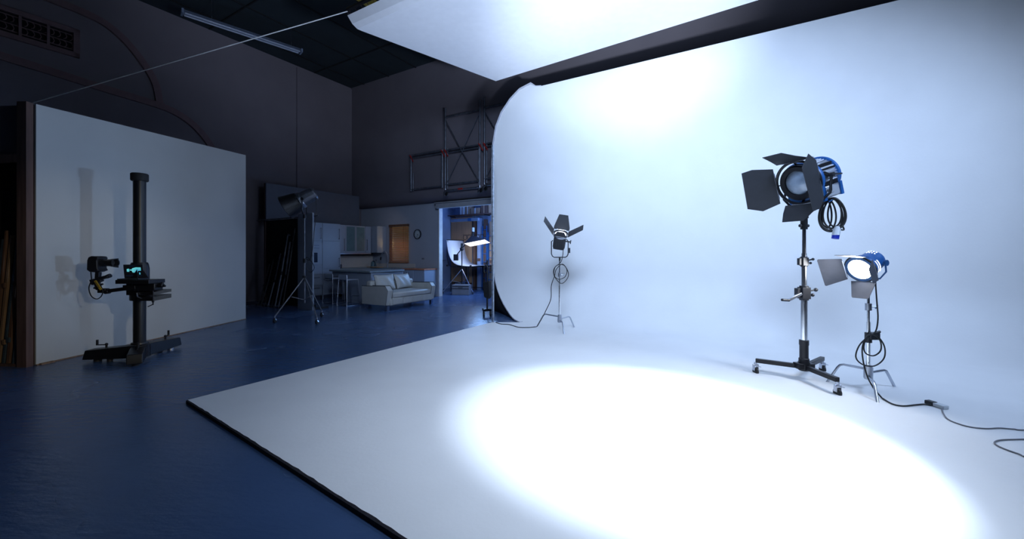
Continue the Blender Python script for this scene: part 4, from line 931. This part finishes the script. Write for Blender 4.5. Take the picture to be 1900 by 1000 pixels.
# island
isl = kth('kitchen_island', 'white kitchen island with pale worktop and open stool side', 'island', -10.62, 7.39)
MB().box((-.04, -.06, .87), (1.75, 1.2, .92)).build('worktop', 'worktop', isl, bev=.004)
MB().box((0, .35, .0), (.05, 1.17, .87)).build('end_panel', 'cabinet_white', isl); MB().box((.7, .0, .0), (1.72, 1.17, .87)).build('cupboard_block', 'cabinet_white', isl, bev=.003)
MB().box((0, 0.02, .76), (1.72, 1.15, .868)).build('apron', 'cabinet_white', isl); MB().box((.05, .9, 0), (.7, .95, .76)).build('back_panel', 'cabinet_white', isl)
MB().box((1.722, .02, .12), (1.74, .56, .74)).build('door', 'cabinet_white', isl, bev=.003); MB().box((1.722, .6, .12), (1.74, 1.14, .74)).build('door', 'cabinet_white', isl, bev=.003)
# stools
def stool(label, u, v, rz):
    o = thing('bar_stool', label, 'bar stool', R(u, v), RZ+rz, 'bar stools at the kitchen island')
    W, D, H = .19, .19, .68
    MB().add([(-W+.02, -D+.02, H), (W-.02, -D+.02, H), (W-.02, D-.02, H), (-W+.02, D-.02, H), (-W+.02, -D+.02, H+.03), (W-.02, -D+.02, H+.03), (W-.02, D-.02, H+.03), (-W+.02, D-.02, H+.03)], [(0, 3, 2, 1), (4, 5, 6, 7), (0, 1, 5, 4), (1, 2, 6, 5), (2, 3, 7, 6), (3, 0, 4, 7)]).build('seat', 'cabinet_white', o, bev=.01)
    MB().box((-W+.03, -D-.01, H+.02), (W-.03, -D+.01, H+.15)).build('backrest', 'cabinet_white', o, bev=.012)
    for s_ in (-1, 1):
        MB().tube(spline([(s_*(W-.03), -D, H+.14), (s_*(W-.02), -D-.005, H), (s_*(W+.01), -D-.03, .05), (s_*(W+.01), -D, .012), (s_*(W+.01), D, .012), (s_*(W+.0), D+.02, .05), (s_*(W-.03), D-.03, H)], 5), .011, 8).build('side_frame', 'steel', o)
    MB().cyl((-W, D+.005, .24), (W, D+.005, .24), .010).build('foot_rail', 'steel', o)
    MB().cyl((-W-.01, -D+.01, .012), (W+.01, -D+.01, .012), .010).build('floor_rail', 'steel', o)
    MB().tube([(-W+.02, -D-.01, H-.02), (0, -D-.015, H-.05), (W-.02, -D-.01, H-.02)], .008, 6).build('seat_rail', 'steel', o)
    return o
stool('white bar stool with metal frame, nearer the sofa', -9.28, 6.98, 0); stool('white bar stool with metal frame, farther from the sofa', -10.12, 7.12, .1)
# sofa: local x = depth towards its front, y = along its length
so = kth('sofa', 'pale leather two-seater sofa with dark piping in front of the kitchen island', 'sofa', -8.42, 6.70)
LY = 1.72
def soft(mb, name, m, par, bev): return mb.build(name, m, par, bev=bev)
soft(MB().box((.03, .12, .12), (.90, LY-.12, .30)), 'base', 'sofa_leather', so, .02)
soft(MB().box((0, .12, .28), (.20, LY-.12, .70)), 'back', 'sofa_leather', so, .05)
for y0 in (0, LY-.17):
    a = MB(); pr = [(0, .12), (0, .58), (.84, .60), (.93, .50), (.86, .13)]; m_ = len(pr)
    vs = [(x, y0, z) for x, z in pr]+[(x, y0+.17, z) for x, z in pr]
    a.add(vs, [tuple(range(m_))[::-1], tuple(range(m_, 2*m_))]+[(i, (i+1) % m_, m_+(i+1) % m_, m_+i) for i in range(m_)])
    ar = soft(a, 'armrest', 'sofa_leather', so, .015)
    MB().tube([(x+.004, y0+(.0 if y0 == 0 else .17), z) for x, z in [(.0, .585), (.845, .605), (.935, .50), (.865, .13)]], .006, 5).tube([(x+.004, y0+(.17 if y0 == 0 else 0), z) for x, z in [(.20, .59), (.845, .605), (.935, .50), (.865, .13)]], .006, 5).build('piping', 'sofa_piping', ar)
soft(MB().box((.18, .175, .29), (.92, LY-.175, .44)), 'seat_cushion', 'sofa_leather', so, .045)
for i in range(4):
    MB().box((.90, .19+i*.338, .14), (.915, .515+i*.338, .28)).build('front_panel', 'sofa_leather', so, bev=.01)
for x in (.08, .84):
    for y in (.06, LY-.10): MB().box((x-.03, y-.03, 0), (x+.04, y+.05, .125)).build('leg', 'steel', so)
def cushion(label, y, tilt, yaw):
    o = thing('cushion', label, 'cushion', (0, 0, 0), 0, 'cushions on the sofa')
    o.matrix_world = tr(*R(-8.42, 6.70))@rot('Z', math.degrees(RZ))@tr(.30, y, .445)@rot('Z', yaw)@rot('Y', tilt)
    n = 14; vs = []; fs = []
    for sg in (1, -1):
        for i in range(n+1):
            for j in range(n+1):
                a = -1+2*i/n; b = -1+2*j/n; pin = 1-.10*(abs(a)*abs(b))**0*((1-abs(a)**2)*.0)
                t = (max(0, (1-a**2))*max(0, (1-b**2)))**.38
                sx = .31*a*(1-.07*(1-b*b)); sz = .21*b*(1-.09*(1-a*a)*1)
                vs.append((sg*(.085*t+.02*math.sin(7*a+3*b)*t*.5), sx, .215+sz))
        of = 0 if sg == 1 else (n+1)**2
        for i in range(n):
            for j in range(n): q = of+i*(n+1)+j; fs.append((q, q+1, q+n+2, q+n+1))
    MB().add(vs, fs).build('cover', 'sofa_leather', o)
    MB().tube([(0, .31*a*(1-.07*(1-b*b)), .215+.21*b*(1-.09*(1-a*a))) for a, b in [(-1+i/4, -1) for i in range(8)]+[(1, -1+i/4) for i in range(8)]+[(1-i/4, 1) for i in range(8)]+[(-1, 1-i/4) for i in range(8)]], .005, 5, True).build('piping', 'sofa_piping', o)
cushion('plump pale back cushion at the near end of the sofa', .53, -16, -4); cushion('plump pale back cushion at the far end of the sofa', 1.18, -20, 7)

# free standing white panel and the poles beside it
wp = kth('door_panel', 'tall plain white panel standing on end between poles and kitchen', 'panel', -9.85, 5.9)
MB().box((0, 0, 0), (.62, .04, 2.40)).build('board', 'cabinet_white', wp, bev=.003); MB().box((.02, .04, 0), (.07, .45, .05)).box((.55, .04, 0), (.60, .45, .05)).each('floor_bracket', 'black_matte', wp)
bb = kth('dark_recess_board', 'black board added for the dark recess behind the leaning poles', 'panel', -11.75, 6.12)  # added board that makes the dark area behind the poles
MB().box((0, 0, 0), (1.85, .03, 2.32)).build('board', 'black_matte', bb); MB().box((0, .03, 0), (.06, .09, 2.32)).box((1.79, .03, 0), (1.85, .09, 2.32)).each('stud', 'timber_dark', bb)
hb = kth('cross_pole', 'thin dark pole laid across the top of the added black board', 'pole', -12.2, 6.10, 2.345)
MB().cyl((0, 0, 0), (2.9, 0, 0), .018).build('tube', 'scaffold', hb); MB().cyl((2.05, 0, -.02), (2.15, 0, -.02), .035).build('clamp', 'black_metal', hb)
ps = [(509, 560, 1.35), (516, 563, .0), (521, 565, 1.2), (527, 567, .0), (531, 567, 1.55), (536, 568, 1.95), (541, 566, 1.9), (546, 562, 2.15)]
hts = [1.10, 1.25, 1.12, 1.40, 1.32, 1.85, 1.70, 2.05]
names = ['shortest leaning pole, leftmost in the row beside the white panel', 'second leaning pole from the left in the dark row', 'third leaning pole from the left, with bent top', 'fourth leaning pole from the left, lit along its edge', 'fifth leaning pole from the left, mid height', 'sixth leaning pole from the left, tall with hooked top', 'second leaning pole from the white panel', 'tallest leaning pole, nearest to the white panel']
for i in range(8):
    u = -11.35+i*.165
    o = thing('leaning_pole', names[i], 'pole', R(u, 5.70, .0), RZ, 'leaning poles by the black screen')
    h = hts[i]; tp_ = (0, .33, h) if i % 2 else (0, .30, h)
    MB().tube([(0, 0, .015), (.02, .17, h*.5), tp_]+([(.03, .33, h+.05), (.10, .33, h+.03)] if i in (2, 5) else []), .02, 8).build('tube', 'scaffold' if i in (3, 5, 6) else 'black_metal', o)
    MB().cyl((0, 0, 0), (0, 0.002, .03), .026).build('foot', 'rubber', o); MB().cyl((.01, .15, h*.45), (.014, .17, h*.5), .028).build('collar', 'black_metal', o)

# ------------------------------------------------------------------ the store room
light('AREA', 'softbox_light', R(-8.40, 11.55, 1.70), R(-8.9, 11.9, 1.0), 9, (.85, .92, 1), .6)
light('POINT', 'store_blue', R(-7.2, 11.6, 3.0), None, 95, (.22, .42, 1), .3)
light('POINT', 'store_blue_low', R(-7.5, 10.6, 1.7), None, 70, (.25, .5, 1), .3)
light('SPOT', 'doorway_spill', R(-7.3, 11.4, 2.8), R(-7.9, 8.6, 0), 130, (.28, .58, 1), .2, 75, .8)
pb = kth('plywood_sheet', 'tall brown plywood sheet leaning on the store room wall', 'board', -10.36, SV-.14, .0)
MB().box((0, 0, .25), (1.04, .02, 2.82)).build('sheet', 'plywood', pb); MB().box((.05, .0, 0), (.12, .10, .25)).box((.9, 0, 0), (.97, .10, .25)).each('support', 'timber_brown', pb)
for i, (u, w, h) in enumerate(((-9.22, .10, 2.7), (-9.02, .16, 2.75), (-8.72, .12, 2.7), (-8.45, .3, 2.6))):
    o = kth('stored_board', ('narrow brown board standing right beside the tall plywood sheet', 'blue-grey board standing between two darker boards in the store room', 'dark narrow board standing behind the lit softbox', 'wide light brown board standing behind the blue ladders')[i], 'board', u, SV-.2, 0, 'boards standing in the store room')
    MB().box((0, 0, 0), (w, .12, h)).build('plank', ('timber_brown', 'storage_blue', 'timber_dark', 'carton')[i], o); MB().box((.01, -.01, h*.4), (w-.01, 0, h*.44)).build('batten', 'timber_dark', o)
sfh = kth('high_shelf', 'dark shelf above the boards in the store room', 'shelf', -10.2, SV-.55, 2.86)
MB().box((0, 0, 0), (3.4, .45, .03)).build('shelf_board', 'timber_dark', sfh); 
for x in (.05, 1.7, 3.3): MB().bar((x, .44, -.02), (x, .1, -.02), .03).each('bracket', 'black_metal', sfh)
bxs = [(-9.62, .22, .30, 'plug_white', 'white carton at the left end of the high shelf'), (-9.36, .20, .38, 'carton', 'tall brown carton beside the white one on the high shelf'), (-9.12, .42, .22, 'carton', 'wide brown carton in the middle of the high shelf'), (-8.65, .30, .34, 'timber_dark', 'dark carton on the high shelf right of the wide one'), (-8.30, .34, .40, 'carton', 'brown carton farthest right on the high shelf')]
for u, w, h, m_, lb in bxs:
    o = kth('carton', lb, 'box', u, SV-.50, 2.892, 'cartons on the high shelf'); MB().box((0, 0, 0), (w, .34, h)).build('box', m_, o, bev=.004); MB().box((w*.42, -.003, 0), (w*.58, .0, h)).build('tape', 'plug_white' if m_ == 'carton' else 'carton', o)
lf = kth('strip_light', 'pale strip light housing hanging inside the store room', 'ceiling light', -9.75, 11.75, 2.58)
MB().box((0, 0, 0), (1.30, .12, .11)).build('housing', 'fixture_grey', lf, bev=.01); MB().box((.85, -.01, .0), (1.0, .13, .115)).build('joint_cover', 'lamp_navy', lf)
MB().cyl((.2, .06, .11), (.2, .06, 1.02), .005, seg=6).cyl((1.1, .06, .11), (1.1, .06, 1.02), .005, seg=6).each('hanging_wire', 'black_metal', lf)
# shooting table with sweep
tb = kth('shooting_table', 'curved white sweep background on a dark shooting table frame', 'shooting table', -9.62, 11.42)
vs = []; n = 14; prof = [(0, 1.90), (.02, 1.70), (.06, 1.5), (.12, 1.32), (.20, 1.18), (.31, 1.07), (.45, 1.00), (.62, .965), (.90, .945), (1.20, .95), (1.50, .985)]
prof = [(p.x, p.y) for p in spline([Vector((a, b, 0)) for a, b in prof], 3)]
for x, z in prof: vs += [(x, 0, z), (x, 1.02, z)]
o = MB().add(vs, [(2*i, 2*i+1, 2*i+3, 2*i+2) for i in range(len(prof)-1)]).build('sweep', 'sweep_white', tb); md = o.modifiers.new('t', 'SOLIDIFY'); md.thickness = .006
mb = MB()
for y in (.05, .97): mb.tube([(.0, y, 1.9), (-.03, y, 1.3), (.05, y, .95), (.35, y, .90), (1.45, y, .93)], .014, 8).cyl((.15, y, 0), (.15, y, .93), .018).cyl((.95, y, 0), (.95, y, .92), .018).cyl((.15, y, .1), (.95, y, .1), .014)
mb.cyl((0, 0, 1.9), (0, 1.02, 1.9), .014).cyl((.15, .05, .3), (.15, .97, .3), .014).cyl((.95, .05, .9), (.95, .97, .9), .014).cyl((.45, -.01, .94), (.45, 1.03, .94), .014).build('frame', 'black_metal', tb)
for y, x in ((.0, .45), (.0, 1.1), (.0, .02)): MB().cbox((x, y-.01, .95 if x else 1.9), (.05, .05, .06)).each('clip', 'black_plastic', tb)
cr = kth('rolled_cable', 'row of black cable loops hanging above the white sweep', 'cable', -9.60, SV-.34, 2.02)
mb = MB()
for i in range(5): mb.tube([Vector((.10+i*.2+.09*math.cos(a), 0, .09*math.sin(a))) for a in [k_*2*PI/20 for k_ in range(20)]], .010, 6, True)
mb.each('cable_loop', 'cable_black', cr); MB().cyl((0, 0, .09), (1.0, 0, .09), .008).build('hook_rail', 'black_metal', cr)
# softbox on boom stand
bs_ = Vector((-1.76, 14.0, 0)); feet = [G(827, 547), G(880, 548)]; 
so2 = thing('boom_stand', 'dark tripod boom stand with castors in the store room doorway', 'light stand', bs_)
MB().cyl((0, 0, .25), (0, 0, 1.68), .02).build('column', 'black_metal', so2)
for d in (Vector((-.62, -.25, 0)), Vector((.42, -.38, 0)), Vector((.1, .5, 0))):
    lg = MB().bar(Vector((0, 0, .85)), d+Vector((0, 0, .08)), .022).bar(Vector((0, 0, .35)), d*.5+Vector((0, 0, .45)), .014).build('leg', 'steel', so2)
    MB().lathe([(0, -.015), (.045, -.015), (.045, .015), (0, .015)], 16, tr(*(d+Vector((0, 0, .046))))).build('castor_wheel', 'rubber', lg)
bo0 = WP(845, 476, 14.0)-bs_; bo1 = WP(878, 435, 14.0)-bs_
MB().cyl(bo0, bo1, .018).cyl(Vector((0, 0, 1.6)), Vector((0, 0, 1.75)), .04).build('boom_arm', 'black_metal', so2)
MB().cbox(bo0+Vector((.02, 0, -.03)), (.16, .12, .22)).sphere(Vector((0, -.03, 1.55)), .07).build('counterweight', 'black_metal', so2)
hd = WP(878, 435, 14.0); sx_ = thing('softbox', 'lit rectangular softbox glowing over the white sweep', 'softbox', hd, math.radians(-12))
fc = Vector((.15, -.0, -.30)); X = tr(*fc)@rot('Y', -10)@rot('X', -8)
mb = MB(); w, l = .38, .34
P = [(-w, -l, 0), (w, -l, 0), (w, l, 0), (-w, l, 0)]; ap = [X.inverted()@Vector(p) for p in [(-.06, -.06, -.06), (.06, -.06, -.06), (.06, .06, -.06), (-.06, .06, -.06)]]
mb.add(P+[tuple(a) for a in ap], [(0, 1, 5, 4), (1, 2, 6, 5), (2, 3, 7, 6), (3, 0, 4, 7), (4, 5, 6, 7)], X).build('fabric_shell', 'softbox_black', sx_)
MB(X).add([(-w, -l, -.004), (w, -l, -.004), (w, l, -.004), (-w, l, -.004)], [(0, 1, 2, 3)]).build('diffuser', 'softbox_lit', sx_)
MB(X).tube([(-w, -l, 0), (w, -l, 0), (w, l, 0), (-w, l, 0)], .008, 6, True).build('rim', 'softbox_black', sx_)
MB().cyl((-.02, 0, -.1), (.0, 0, .1), .05).build('lamp_unit', 'black_metal', sx_)
MB().cyl((.0, 0, .08), (.0, 0, .24), .045).build('flash_tail', 'plug_white', sx_)
cs_ = thing('equipment_case', 'low grey ribbed equipment case on the store room floor', 'case', G(857, 546.5), RZ+.35)
MB().box((-.30, -.15, 0), (.30, .15, .34)).build('body', 'cable_grey', cs_, bev=.01); MB().box((-.29, -.158, .20), (.29, -.151, .22)).box((-.29, -.158, .28), (.29, -.151, .30)).each('groove', 'black_matte', cs_); MB().tube([(-.08, -.16, .25), (-.06, -.18, .25), (.06, -.18, .25), (.08, -.16, .25)], .008, 6).build('handle', 'black_metal', cs_)
bn = kth('waste_bin', 'small dark bin at the left wall of the store room', 'bin', -9.62, 11.0)
MB().lathe([(0, 0), (.12, 0), (.15, .42), (.145, .42), (.12, .03), (0, .03)], 24, ZX).build('bin_body', 'black_plastic', bn); MB().lathe([(.15, .41), (.16, .43), (.15, .45), (.14, .43), (.15, .41)], 24, ZX).build('bin_rim', 'lamp_navy', bn)
for i, (u, h) in enumerate(((-8.76, 2.45), (-8.50, 2.2))):
    o = kth('blue_ladder', ('blue metal ladder leaning in the store room, the taller one', 'blue metal ladder leaning in the store room, the shorter one')[i], 'ladder', u, 12.45, 0, 'ladders in the store room')
    for x in (0, .2): MB().bar((x, 0, 0), (x, .03, h), .03, .03).build('rail', 'lamp_blue', o)
    mb = MB()
    for k_ in range(8): t = (k_+.5)/8; mb.cyl((0, .03*t, h*t), (.2, .03*t, h*t), .012, seg=8)
    mb.each('rung', 'lamp_blue', o)
# pipes on the left wall of the store room
o = kth('wall_pipe', 'pale pipe run on the blue store room wall', 'pipe', -9.9, 11.34, 0)
MB().tube([(-.05, .05, 1.2), (-.02, .05, 1.22), (-.02, .05, 1.6)], .012, 6).cyl((-.45, .08, 1.15), (-.45, .9, 1.15), .02).build('tube', 'storage_blue', o); MB().cyl((-.45, .3, 1.11), (-.45, .34, 1.11), .03).each('bracket', 'steel', o)
# black wheeled trolley beside the post
tl = kth('equipment_trolley', 'black wheeled trolley with hanging bag beside the metal post', 'trolley', *uv(G(904, 586))[:2])
MB().cyl((0, 0, .1), (0, 0, 1.25), .02).bar((-.12, 0, .14), (.14, 0, .14), .05).bar((0, -.14, .14), (0, .14, .14), .05).build('upright', 'black_metal', tl)
for p in ((-.10, 0), (.10, .0), (0, -.12), (0, .12)): MB().lathe([(0, -.014), (.05, -.014), (.05, .014), (0, .014)], 16, tr(p[0], p[1], .051)@rot('Z', 30)).build('castor_wheel', 'rubber', tl)
MB().prism([(-.10, .75), (.08, .78), (.10, .45), (.05, .38), (-.06, .42)], -.05, .05, rot('X', 90)).build('bag', 'black_matte', tl, bev=.02)
MB().tube(spline([(0, -.03, 1.2), (-.06, -.04, 1.05), (-.02, -.04, .95), (.04, -.04, 1.05), (0, -.03, 1.15)], 4), .01, 6).build('cable_loop', 'cable_black', tl)
